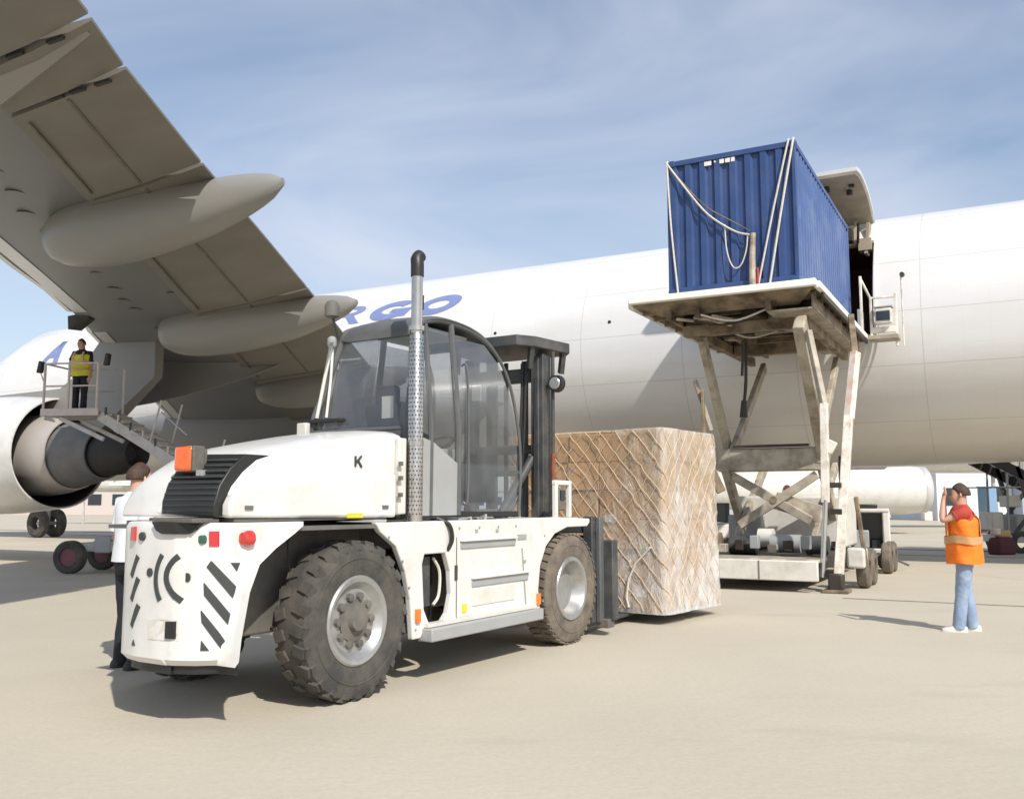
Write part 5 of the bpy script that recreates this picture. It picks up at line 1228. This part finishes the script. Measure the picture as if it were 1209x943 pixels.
def make_person(loc, rz, scale, label, J, clothes, face_mat='skinp', grp=None):
    """J: joints in metres, x = right of the person, y = forward, z up"""
    p = thing('person', loc, rz, label, 'person', grp); p.scale = (scale,) * 3
    N_, E_, ix = [], [], {}
    def nd(k, pos, r, frm=None):
        N_.append((tuple(pos), r)); ix[k] = len(N_) - 1
        if frm is not None: E_.append((ix[frm], ix[k]))
    pel = J['pelvis']; che = J['chest']; nk = J['neck']; hd = J['head']
    nd('pel', pel, (.15, .11)); nd('wai', (Vector(pel) * .5 + Vector(che) * .5), (.135, .10), 'pel'); nd('che', che, (.16, .115), 'wai')
    nd('nk', nk, .055, 'che'); nd('jaw', Vector(hd) + Vector((0, .015, -.07)), (.062, .075), 'nk'); nd('cr', Vector(hd) + Vector((0, -.005, .03)), (.078, .095), 'jaw'); nd('top', Vector(hd) + Vector((0, -.005, .085)), (.055, .07), 'cr')
    f = J.get('face', (0, 1, 0)); fv = Vector(f).normalized()
    nd('nose', Vector(hd) + fv * .105 + Vector((0, 0, -.025)), .013, 'jaw')
    for sgn, k in ((-1, 'l'), (1, 'r')):
        sh, el, wr, ha = (Vector(J[q + k]) for q in ('sh', 'el', 'wr', 'ha'))
        nd('sh' + k, sh, .058, 'che'); nd('ua' + k, sh.lerp(el, .45), .047, 'sh' + k); nd('el' + k, el, .039, 'ua' + k); nd('fa' + k, el.lerp(wr, .4), .038, 'el' + k)
        nd('wr' + k, wr, .026, 'fa' + k); pm = wr.lerp(ha, .45); nd('pm' + k, pm, (.036, .018), 'wr' + k)
        d = (ha - wr).normalized(); sd = d.cross(Vector((0, 1, .2))).normalized()
        for q in range(4):
            b = pm + sd * (.028 - .019 * q) + d * .035; ln = (.055, .066, .062, .047)[q]
            nd('f%d%s' % (q, k), b, .0095, 'pm' + k); nd('g%d%s' % (q, k), b + d * ln * .55 + fv * .006, .0085, 'f%d%s' % (q, k)); nd('h%d%s' % (q, k), b + d * ln + fv * .02, .0075, 'g%d%s' % (q, k))
        nd('t' + k, pm + sd * .045 - d * .005, .011, 'pm' + k); nd('u' + k, pm + sd * .062 + d * .03, .009, 't' + k)
        hi, kn, an = (Vector(J[q + k]) for q in ('hi', 'kn', 'an'))
        nd('hi' + k, hi, .085, 'pel'); nd('th' + k, hi.lerp(kn, .5), .07, 'hi' + k); nd('kn' + k, kn, .052, 'th' + k); nd('ca' + k, kn.lerp(an, .35), .052, 'kn' + k); nd('an' + k, an, .036, 'ca' + k)
        nd('he' + k, an + Vector((0, .0, -.05)), .034, 'an' + k); nd('to' + k, an + Vector((0, .13, -.055)), .028, 'he' + k)
    body = skin_mesh('body', N_, E_, face_mat, p, 2)
    # ears, eyes, mouth
    for sgn in (-1, 1):
        e = Vector(hd) + Vector((sgn * .082, -.005, -.02)); MB().tube([e + Vector((0, 0, -.028)), e + Vector((sgn * .008, -.01, 0)), e + Vector((0, -.008, .028))], [.008, .014, .008], 8).build('ear', face_mat, body)
        q = Vector(hd) + fv * .088 + fv.cross(Vector((0, 0, 1))) * sgn * .032 + Vector((0, 0, .002)); MB().box(q, (.02, .012, .008)).build('eye', 'black', body)
    q = Vector(hd) + fv * .088 + Vector((0, 0, -.062)); MB().box(q, (.04, .01, .007)).build('mouth', 'shirtr', body)
    # hair cap
    hv = Vector(hd); rg = []
    for i in range(7):
        t = i / 6; z = hv.z + .135 - .165 * t; rr = math.sin(math.pi * .5 * min(1, t * 1.35 + .12)) * (.97 if t < .9 else .93)
        rg.append([(hv.x + .090 * rr * math.cos(a) - fv.x * .018 * t, hv.y + .106 * rr * math.sin(a) - fv.y * (.018 + .02 * t), z + (.05 * t if math.cos(a) * fv.x + math.sin(a) * fv.y > .35 else 0)) for a in [2 * math.pi * k / 18 for k in range(18)]])
    hr_ = MB().loft(rg).build('hair', 'hair', body, smooth=70, sub=2)
    # trousers: seat shell and two legs
    def shell(levels, par_a, par_b):
        rg = []
        for z, rx, ry in levels:
            c = Vector(par_a).lerp(Vector(par_b), (z - par_a[2]) / (par_b[2] - par_a[2]))
            rg.append([(c.x + rx * math.copysign(abs(math.cos(a)) ** .85, math.cos(a)), c.y + ry * math.sin(a), z) for a in [2 * math.pi * q / 28 for q in range(28)]])
        return rg
    pz = pel[2]; mb = MB(); mb.loft(shell([(pz - .15, .135, .10), (pz - .10, .172, .125), (pz - .02, .185, .135), (pz + .06, .180, .130), (pz + .12, .172, .124)], pel, che))
    for k in 'lr':
        hi, kn, an = (Vector(J[q + k]) for q in ('hi', 'kn', 'an'))
        mb.tube(smoothpath([hi + Vector((0, 0, .02)), hi.lerp(kn, .5), kn, kn.lerp(an, .5), an + Vector((0, .005, -.05))], 6), [.102 - .030 * min(1, q / 14) for q in range(25)], 16)
    tr = mb.build('trousers', clothes['trousers'], p, smooth=80); crumple(tr, .007, 7, 1.3, loc[0])
    for k in 'lr':
        an = Vector(J['an' + k]); rg = []
        for t, wv, hh in ((-.085, .030, .05), (-.05, .042, .085), (.03, .045, .085), (.10, .048, .055), (.155, .044, .045), (.185, .028, .035)):
            rg.append([(an.x + wv * a, an.y + t, b) for a, b in ((-1, .0), (-1, hh * .6), (-.6, hh), (.6, hh), (1, hh * .6), (1, .0))])
        MB().loft(rg).build('shoe', clothes['shoe'], p, smooth=60)
    # shirt with sleeves
    mb = MB(); nz_ = nk[2]
    mb.loft(shell([(pz - .04, .198, .150), (pz + .06, .192, .146), (pz + .16, .180, .138), (pz + .26, .188, .142), (pz + .34, .200, .146), (pz + .42, .205, .140), (pz + .475, .190, .120), (pz + .51, .130, .098), (pz + .535, .080, .078), (nz_ + .02, .064, .068)], pel, nk))
    for k in 'lr':
        sh, el = Vector(J['sh' + k]), Vector(J['el' + k]); f_ = clothes.get('sleeve', .6)
        mb.tube([sh.lerp(Vector(che), .3) + Vector((0, 0, .03)), sh, sh.lerp(el, f_ * .35), sh.lerp(el, f_ * .7), sh.lerp(el, f_)], [.07, .082, .072, .066, .068], 16)
    sh_ = mb.build('shirt', clothes['shirt'], p, smooth=80); crumple(sh_, .006, 8, 1.0, loc[1])
    if 'vest' in clothes:
        vb, vt = pel[2] - .14 + clothes.get('vlift', 0), nk[2] - .035; rg = []
        def vring(z, t, ex=0):
            c = Vector(pel).lerp(Vector(nk), (z - pel[2]) / (nk[2] - pel[2])); rx = .222 + .02 * (1 - t) if t < .8 else .226 - (t - .8) * .5; ry = .168 + (.03 * (1 - t)) - (0 if t < .8 else (t - .8) * .45)
            return [(c.x + (rx + ex) * math.cos(a) * (1 + .05 * math.sin(5 * a + 7 * t)), c.y + (ry + ex) * math.sin(a) * (1 + .05 * math.sin(4 * a + 5 * t)), z + .012 * math.sin(3 * a)) for a in [2 * math.pi * q / 30 for q in range(30)]]
        for i in range(25): t = i / 24; rg.append(vring(vb + (vt - vb) * t, t))
        v = MB().loft(rg).build('vest', clothes['vest'], p, smooth=70); crumple(v, .012, 7, .8, loc[0])
        for t0 in ((.36, .50),) if clothes.get('bands', 1) == 1 else ((.22, .32), (.5, .6)):
            MB().loft([vring(vb + (vt - vb) * (t0[0] + (t0[1] - t0[0]) * q / 3), t0[0] + (t0[1] - t0[0]) * q / 3, .014) for q in range(4)], cap=False).build('reflective_band', 'band', v, smooth=70)
        for sx in (-1, 1):
            for sy in (-1, 1):
                pts = []
                for q in range(8):
                    t = .5 + .46 * q / 7; z = vb + (vt - vb) * t; c = Vector(pel).lerp(Vector(nk), (z - pel[2]) / (nk[2] - pel[2])); rr = .178 - (0 if t < .8 else (t - .8) * .45)
                    pts.append((c.x + sx * .11, c.y + sy * (rr * .93 + .005), z))
                MB().loft([[(a - .025, b, z_), (a + .025, b, z_), (a + .025, b + sy * .008, z_), (a - .025, b + sy * .008, z_)] for a, b, z_ in pts]).build('shoulder_band', 'band', v)
    return p
STAND = dict(pelvis=(0, 0, .93), chest=(0, .01, 1.27), neck=(0, .01, 1.46), head=(0, .03, 1.60),
    shl=(-.18, 0, 1.38), ell=(-.23, .0, 1.09), wrl=(-.24, .06, .85), hal=(-.24, .08, .70), shr=(.18, 0, 1.38), elr=(.23, .0, 1.09), wrr=(.24, .06, .85), har=(.24, .08, .70),
    hil=(-.09, 0, .88), knl=(-.10, .02, .48), anl=(-.11, 0, .09), hir=(.09, 0, .88), knr=(.10, .02, .48), anr=(.11, 0, .09))
def pose(**k): d = dict(STAND); d.update(k); return d
# marshaller in the orange vest: both hands raised to the face, side on
make_person((5.35, 11.15, 0), R(70), 1.0, 'man in orange reflective vest and pale jeans with both hands raised before his face', pose(
    elr=(.22, .19, 1.28), wrr=(.13, .18, 1.52), har=(.10, .15, 1.69), ell=(-.20, .24, 1.28), wrl=(-.11, .21, 1.52), hal=(-.08, .17, 1.69), head=(0, .03, 1.60),
    knl=(-.07, .05, .48), anl=(-.08, .10, .09), knr=(.08, .0, .48), anr=(.09, -.06, .09)), dict(trousers='jeans', shoe='shoe', shirt='shirtr', vest='vesto', sleeve=.45))

# access stairs at the wing, with the man in the yellow vest on the platform
sx, sy, sz = -9.6, 20.8, 3.50
stt = thing('access_stairs', (-9.6, 20.8, 0), R(-8), 'grey mobile access stairs with a railed platform, standing behind the engine exhaust', 'stairs')
pf = MB().box((0, 0, sz - .06), (1.32, 1.1, .10)).build('platform', 'steelw', stt, .01)
MB().box((0, -.53, sz - .03), (1.36, .05, .16)).build('kick_plate', 'rail', pf)
for x, y in ((-.64, -.52), (-.06, -.52), (.62, -.52), (-.64, .52), (.62, .52)):
    MB().tube([(x, y, sz), (x, y, sz + 1.05)], .028, 8).build('rail_post', 'rail', stt)
for y in (-.52, .52):
    for z in (.55, 1.05): MB().tube([(-.64, y, sz + z), (.62, y, sz + z)], .02, 8).build('hand_rail', 'rail' if y < 0 else 'steelw', stt)
MB().tube([(-.64, -.52, sz + 1.05), (-.64, .52, sz + 1.05)], .02, 8).build('hand_rail', 'rail', stt)
for x, z in ((-.78, .98), (.80, 1.12)): 
    MB().loft([[(x - .06, -.56 + a, sz + z - .13), (x + .05, -.56 + a, sz + z - .13), (x + .08, -.56 + a, sz + z + .12), (x - .01, -.56 + a, sz + z + .14)] for a in (0, .12)]).build('platform_lamp', 'black', stt, .02)
MB().tube([(-.78, -.5, sz + .9), (-.64, -.52, sz + .6)], .015, 6).build('lamp_arm', 'rail', stt)
MB().tube([(.64, -.52, sz + 1.0), (.8, -.5, sz + 1.1)], .015, 6).build('lamp_arm', 'rail', stt)
tx0, tz0, tx1, tz1 = .66, sz - .1, 5.1, .80
for y in (-.45, .45):
    MB().bar((tx0, y, tz0), (tx1, y, tz1), .05, .22).build('stringer', 'steelw', stt, .01)
nst = 15
for k in range(nst):
    t = (k + .5) / nst; MB().box((tx0 + (tx1 - tx0) * t, 0, tz0 + (tz1 - tz0) * t + .10), (.24, .86, .035)).build('stair_tread', 'steelw', stt)
    if k < 9: MB().bar((tx0 + (tx1 - tx0) * t, -.46, tz0 + (tz1 - tz0) * t + .08), (tx0 + (tx1 - tx0) * t, -.46, tz0 + (tz1 - tz0) * t + .26), .035, .035).build('step_bracket', 'rail' if k % 2 else 'mark', stt)
for k in (4, 9):
    t = k / nst; x = tx0 + (tx1 - tx0) * t; z = tz0 + (tz1 - tz0) * t; MB().tube([(x, -.46, z), (x + .25, -.46, z + 1.0)], .022, 8).build('rail_post', 'steelw', stt)
    MB().tube([(x, .46, z), (x + .25, .46, z + 1.0)], .022, 8).build('rail_post', 'steelw', stt)
MB().tube([(2.1, -.46, 3.45), (2.7, -.46, 2.95)], .018, 8).build('hand_rail', 'steelw', stt)
beam2 = MB().bar((-.3, -.4, sz - .15), (.75, -.4, sz - .62), .06, .09).build('support_strut', 'steelw', stt)
MB().bar((-.3, .4, sz - .15), (.75, .4, sz - .62), .06, .09).build('support_strut', 'steelw', stt)
for y in (-.4, .4): MB().bar((3.4, y, .6), (2.9, y, 1.95), .09, .12).build('support_strut', 'steelw', stt)
MB().box((2.7, 0, .55), (5.0, 1.1, .18)).build('chassis', 'steelw', stt, .02)
for x, y in ((.25, -.62), (4.7, -.62), (.25, .62), (4.7, .62)):
    wv = MB().lathe([(-.1, .2), (-.11, .3), (-.08, .35), (.08, .35), (.11, .3), (.1, .2)], (0, 0, 0), 'y', 28, True).build('wheel', 'rubber', stt, 0, 35, (x, y, .35))
    MB().lathe([(-.07, .001), (-.07, .21), (.07, .21), (.07, .001)], (0, 0, 0), 'y', 20).build('rim', 'wine', wv)
MB().box((.95, -.56, .62), (.35, .08, .36)).build('tool_locker', 'lgrey', stt, .02)
make_person((-9.68, 20.75, sz), R(172), .97, 'man in yellow reflective vest and dark trousers standing on the stair platform by the wing', pose(
    elr=(.32, -.03, 1.16), wrr=(.20, .06, 1.02), har=(.14, .10, .98), head=(.01, .05, 1.60), anl=(-.09, 0, .09)), dict(trousers='darkcl', shoe='shoed', shirt='darkcl', vest='vesty', vlift=.05, bands=2, sleeve=.7))
# man in white shirt behind the counterweight
make_person((-3.50, 8.7, 0), R(-40), 1.08, 'brown-haired man in a white short-sleeved shirt, arm hanging, half hidden behind the forklift', pose(
    shl=(-.18, 0, 1.38), ell=(-.24, -.02, 1.10), wrl=(-.25, .02, .85), hal=(-.25, .04, .70), head=(.0, .05, 1.60)), dict(trousers='darkcl', shoe='shoed', shirt='shirtw', sleeve=.85))

# ================================================================ GROUND EQUIPMENT AND FAR THINGS
gp = thing('ground_power_unit', (8.2, 21.75, 0), R(-20), 'white wheeled equipment cart with an open dark bay, parked under the aircraft belly', 'equipment cart')
for x in (-.42, .42): MB().box((x, 0, .85), (.16 if x > 0 else .12, .8, .95)).build('side_housing', 'whited', gp, .03)
MB().box((0, 0, 1.33), (.98, .84, .08)).build('top_cover', 'whited', gp, .02); MB().box((0, .3, .85), (.7, .08, .85)).build('back_panel', 'winglass', gp)
MB().box((.0, 0, .42), (.96, .82, .10)).build('base_tray', 'whited', gp, .02); MB().box((-.12, -.05, .68), (.34, .4, .4)).build('engine_block', 'lgrey', gp, .03); MB().box((.2, -.1, .56), (.2, .3, .2)).build('battery', 'black', gp, .01)
MB().box((-.02, 0, 1.42), (.55, .3, .10)).build('roof_hose_rack', 'black', gp, .03)
for x in (-.36, .36):
    for y in (-.36, .36): MB().lathe([(-.05, .05), (-.06, .12), (-.04, .16), (.04, .16), (.06, .12), (.05, .05)], (x, y, .16), 'y', 18, True).build('wheel', 'rubber', gp)
MB().tube([(.45, -.4, .3), (.85, -.5, .12)], .025, 6).build('tow_bar', 'chas', gp)
gp2 = thing('baggage_tug', (6.0, 24.5, 0), R(10), 'pale grey tow tug seen between the loader legs beneath the aircraft', 'tug')
MB().loft([[(-1.1, -.6, .35), (-1.1, .6, .35), (-1.1, .6, .95), (-1.1, -.6, .95)], [(.3, -.62, .35), (.3, .62, .35), (.3, .62, 1.0), (.3, -.62, 1.0)], [(1.2, -.6, .35), (1.2, .6, .35), (1.2, .6, .8), (1.2, -.6, .8)]]).build('body', 'whited', gp2, .04)
MB().box((-.6, 0, 1.25), (.12, 1.0, .5)).build('seat_back', 'mark', gp2, .03); MB().box((.1, 0, 1.3), (.05, 1.0, .45)).build('windscreen', 'glass', gp2)
for x in (-.75, .8):
    for y in (-.6, .6): MB().lathe([(-.1, .15), (-.1, .27), (-.06, .32), (.06, .32), (.1, .27), (.1, .15)], (x, y, .32), 'y', 22, True).build('wheel', 'rubber', gp2)

bs = thing('boarding_stairs', (15.0, 29.0, 0), R(0), 'dark-framed passenger stairs truck on a white chassis at the right edge under the tail', 'stairs truck')
for y in (-.6, .6):
    MB().bar((-.45, y, 2.85), (3.6, y, -.0 + .75), .10, .30).build('stringer', 'black', bs, .01)
    MB().bar((-.45, y, 2.9), (.75, y, 2.98), .08, .10).build('top_beam', 'black', bs, .01)
    MB().bar((.35, y, 2.6), (.9, y, .55), .10, .12).build('support_strut', 'mast', bs); MB().bar((1.35, y, 2.0), (.2, y, .6), .08, .1).build('support_strut', 'mast', bs)
    MB().bar((.05, y, 2.5), (.0, y, .6), .05, .05).build('support_strut', 'lgrey', bs)
    for k in range(5): MB().bar((-.3 + k * .75, y, 2.8 - k * .39), (-.3 + k * .75, y, 3.85 - k * .39), .03, .03).build('rail_post', 'lgrey', bs)
    MB().bar((-.35, y, 3.85), (3.3, y, 1.95), .04, .04).build('hand_rail', 'lgrey', bs)
    MB().bar((-.9, y, 1.98), (1.4, y, 1.98), .04, .04).build('tie_bar', 'lgrey', bs)
for k in range(14): MB().box((-.2 + k * .27, 0, 2.88 - k * .14), (.26, 1.15, .04)).build('stair_tread', 'chas', bs)
MB().box((1.2, 0, .42), (2.9, 1.5, .22)).build('chassis', 'whited', bs, .03); MB().box((.55, 0, .85), (.6, 1.2, .6)).build('engine_housing', 'lgrey', bs, .05); MB().box((.25, -.3, 1.55), (.42, .5, .35)).build('control_box', 'whited', bs, .03)
MB().box((-.25, -.1, .95), (.35, .8, .55)).build('front_panel', 'whited', bs, .03)
for x in (.3, 2.2):
    for y in (-.72, .72): MB().lathe([(-.1, .18), (-.1, .28), (-.07, .33), (.07, .33), (.1, .28), (.1, .18)], (x, y, .33), 'y', 22, True).build('wheel', 'rubber', bs)
bx_ = thing('tool_bag', (14.35, 27.6, 0), R(20), 'dark tool bag with yellow top on the apron right of the orange-vested man', 'bag')
MB().loft([[(x * a, y * b, z) for x, y in ((-1, -1), (1, -1), (1, 1), (-1, 1))] for z, a, b in ((.0, .32, .22), (.25, .34, .24), (.5, .28, .18))]).build('bag_body', 'winebag', bx_, .05)
MB().box((.05, 0, .6), (.42, .28, .2)).build('bag_top', 'sand', bx_, .05)
MB().box((-.2, 0, .66), (.2, .25, .2)).build('bag_side', 'pinkpole', bx_, .04)

# parked jet far beyond: nose-right engine pod under the belly line, with its body and wing
fj = thing('parked_jet', (20.3, 46, 0), R(-2), 'white parked jet beyond the belly, long engine pod with bright intake lip showing', 'aircraft')
MB().lathe([(-12.8, .75), (-9, 1.0), (-5, 1.16), (-1.2, 1.2), (-.3, 1.12)], (0, 0, 2.15), 'x', 40).build('engine_pod', 'white', fj, smooth=40)
MB().lathe([(-.6, .95), (-.35, 1.14), (-.05, 1.12), (.03, 1.02), (-.1, .9), (-.6, .85)], (0, 0, 2.15), 'x', 40, True).build('intake_lip', 'slat', fj, smooth=50)
MB().lathe([(-.7, .001), (-.7, .9), (-.4, .92)], (0, 0, 2.15), 'x', 30).build('fan_disc', 'winglass', fj)
MB().box((-5, 0, 3.9), (6, .4, 1.3)).build('pylon', 'white', fj, .1); MB().loft([[(-9, -2, 4.6), (-1.5, -2, 4.5), (-1.5, -2, 4.8), (-9, -2, 4.9)], [(-7, 9, 4.2), (3, 9, 4.1), (3, 9, 4.6), (-7, 9, 4.7)]]).build('wing', 'wingskin', fj)
MB().lathe([(-28, .3), (-20, 1.6), (-10, 1.9), (8, 1.9), (12, 1.5), (14, .6), (14.5, .05)], (0, 11, 5.2), 'x', 40).build('fuselage', 'white', fj, smooth=50)
MB().tube([(-2, 8, .5), (-2, 8, 4.4)], .15, 10).build('main_gear', 'steelw', fj)
MB().lathe([(-.05, .001), (-.05, .17), (.2, .17)], (-7, -1.12, 2.2), 'y', 16).build('pod_badge', 'maroon', fj)
MB().tube([(8.5, 11, .5), (8.5, 11, 3.6)], .12, 10).build('nose_gear', 'steelw', fj)

def building(name, c, d, m, label, wins=0, rows=1, cat='building', rz=0, wm='winglass'):
    o = thing(name, (c[0], c[1], 0), rz, label, cat)
    wl = MB().box((0, 0, d[2] / 2), d).build('wall', m, o); MB().box((0, 0, d[2] + .1), (d[0] + .3, d[1] + .3, .2)).build('roof', 'lgrey', o)
    for r in range(rows):
        for k in range(wins):
            x = -d[0] / 2 + d[0] * (k + .5) / wins; z = d[2] * (r + .55) / rows
            MB().box((x, -d[1] / 2 - .03, z), (d[0] / wins * .55, .08, d[2] / rows * .4)).build('window', wm, wl)
    return o
building('hangar', (40, 86), (6.5, 10, 7.5), 'wallw', 'tall white hangar block seen past the orange-vested man', 2, 2)
building('hangar', (45.4, 84), (4.2, 9, 8.2), 'wallg', 'blue-grey hangar block right of the tall white one', 1, 1)
building('hangar', (34, 105), (9, 10, 3.6), 'wallw', 'low white shed left of the tall hangar block', 4, 1)
bb = thing('blue_box', (24.0, 47.5, 0), R(5), 'upright narrow blue box on a dolly between the man and the stairs truck', 'box')
MB().box((.1, 0, 1.35), (.42, 1.0, 1.9)).build('box_body', 'wblue', bb, .03); MB().box((0, 0, .3), (1.3, 1.2, .22)).build('dolly', 'whited', bb, .03); MB().box((.75, .1, 1.0), (.6, .8, 1.1)).build('white_case', 'wallw', bb, .04)
for x in (-.45, .45): MB().lathe([(-.5, .2), (.5, .2)], (x, 0, .2), 'y', 14).build('roller_wheel', 'rubber', bb)
wl_ = thing('light_mast', (35.8, 81, 0), 0, 'thin pinkish mast standing beside the bright pod lip', 'mast')
MB().tube([(0, 0, 0), (0, 0, 7)], .16, 8).build('pole', 'pinkpole', wl_); MB().box((0, 0, .4), (.7, .7, .8)).build('foot', 'pinkpole', wl_, .05)
for i, (x, y, dx, h_, lab_, m) in enumerate(((-64, 130, 26, 3.6, 'long low pinkish terminal building at the far left', 'wallp'), (-38, 150, 20, 4.6, 'higher pale terminal block behind the engine exhaust', 'wallp'), (-10, 160, 24, 3.4, 'distant low building hidden mostly by the forklift', 'wallg'),
        (24, 170, 30, 3.0, 'distant grey shed between the loader legs', 'wallg'), (62, 150, 24, 3.4, 'distant pale shed at the right edge of the apron', 'wallp'), (-96, 150, 30, 4.4, 'distant terminal wing beyond the left edge', 'wallp'))):
    building('terminal_building', (x, y), (dx, 9, h_), m, lab_, 8, 1)
# small white jet far left under the engine, and its tug
sj = thing('small_jet', (-30, 68, 0), R(8), 'small white jet with dark script on its side, far behind the exhaust nozzle', 'aircraft')
MB().lathe([(-2.4, .02), (-2.2, .35), (-1.4, .72), (0, .85), (6, .85), (9, .3)], (0, 0, 3.15), 'x', 28).build('fuselage', 'white', sj, smooth=50)
for k in range(5): MB().bar((-.3 + k * .38, -.86, 3.05 + .08 * (k % 2)), (-.05 + k * .38, -.86, 3.22 - .05 * (k % 2)), .03, .07).build('script_mark', 'blue', sj)
MB().bar((-1, 0, 0), (-1, 0, 2.5), .12, .12).build('nose_gear', 'steelw', sj); MB().bar((5, 0, 0), (5, 0, 2.5), .14, .14).build('main_gear', 'steelw', sj)
MB().loft([[(2, -5, 2.7), (4, -5, 2.7), (4, -5, 2.8), (2, -5, 2.8)], [(1.5, 5, 2.7), (4.5, 5, 2.7), (4.5, 5, 2.8), (1.5, 5, 2.8)]]).build('wing', 'white', sj)
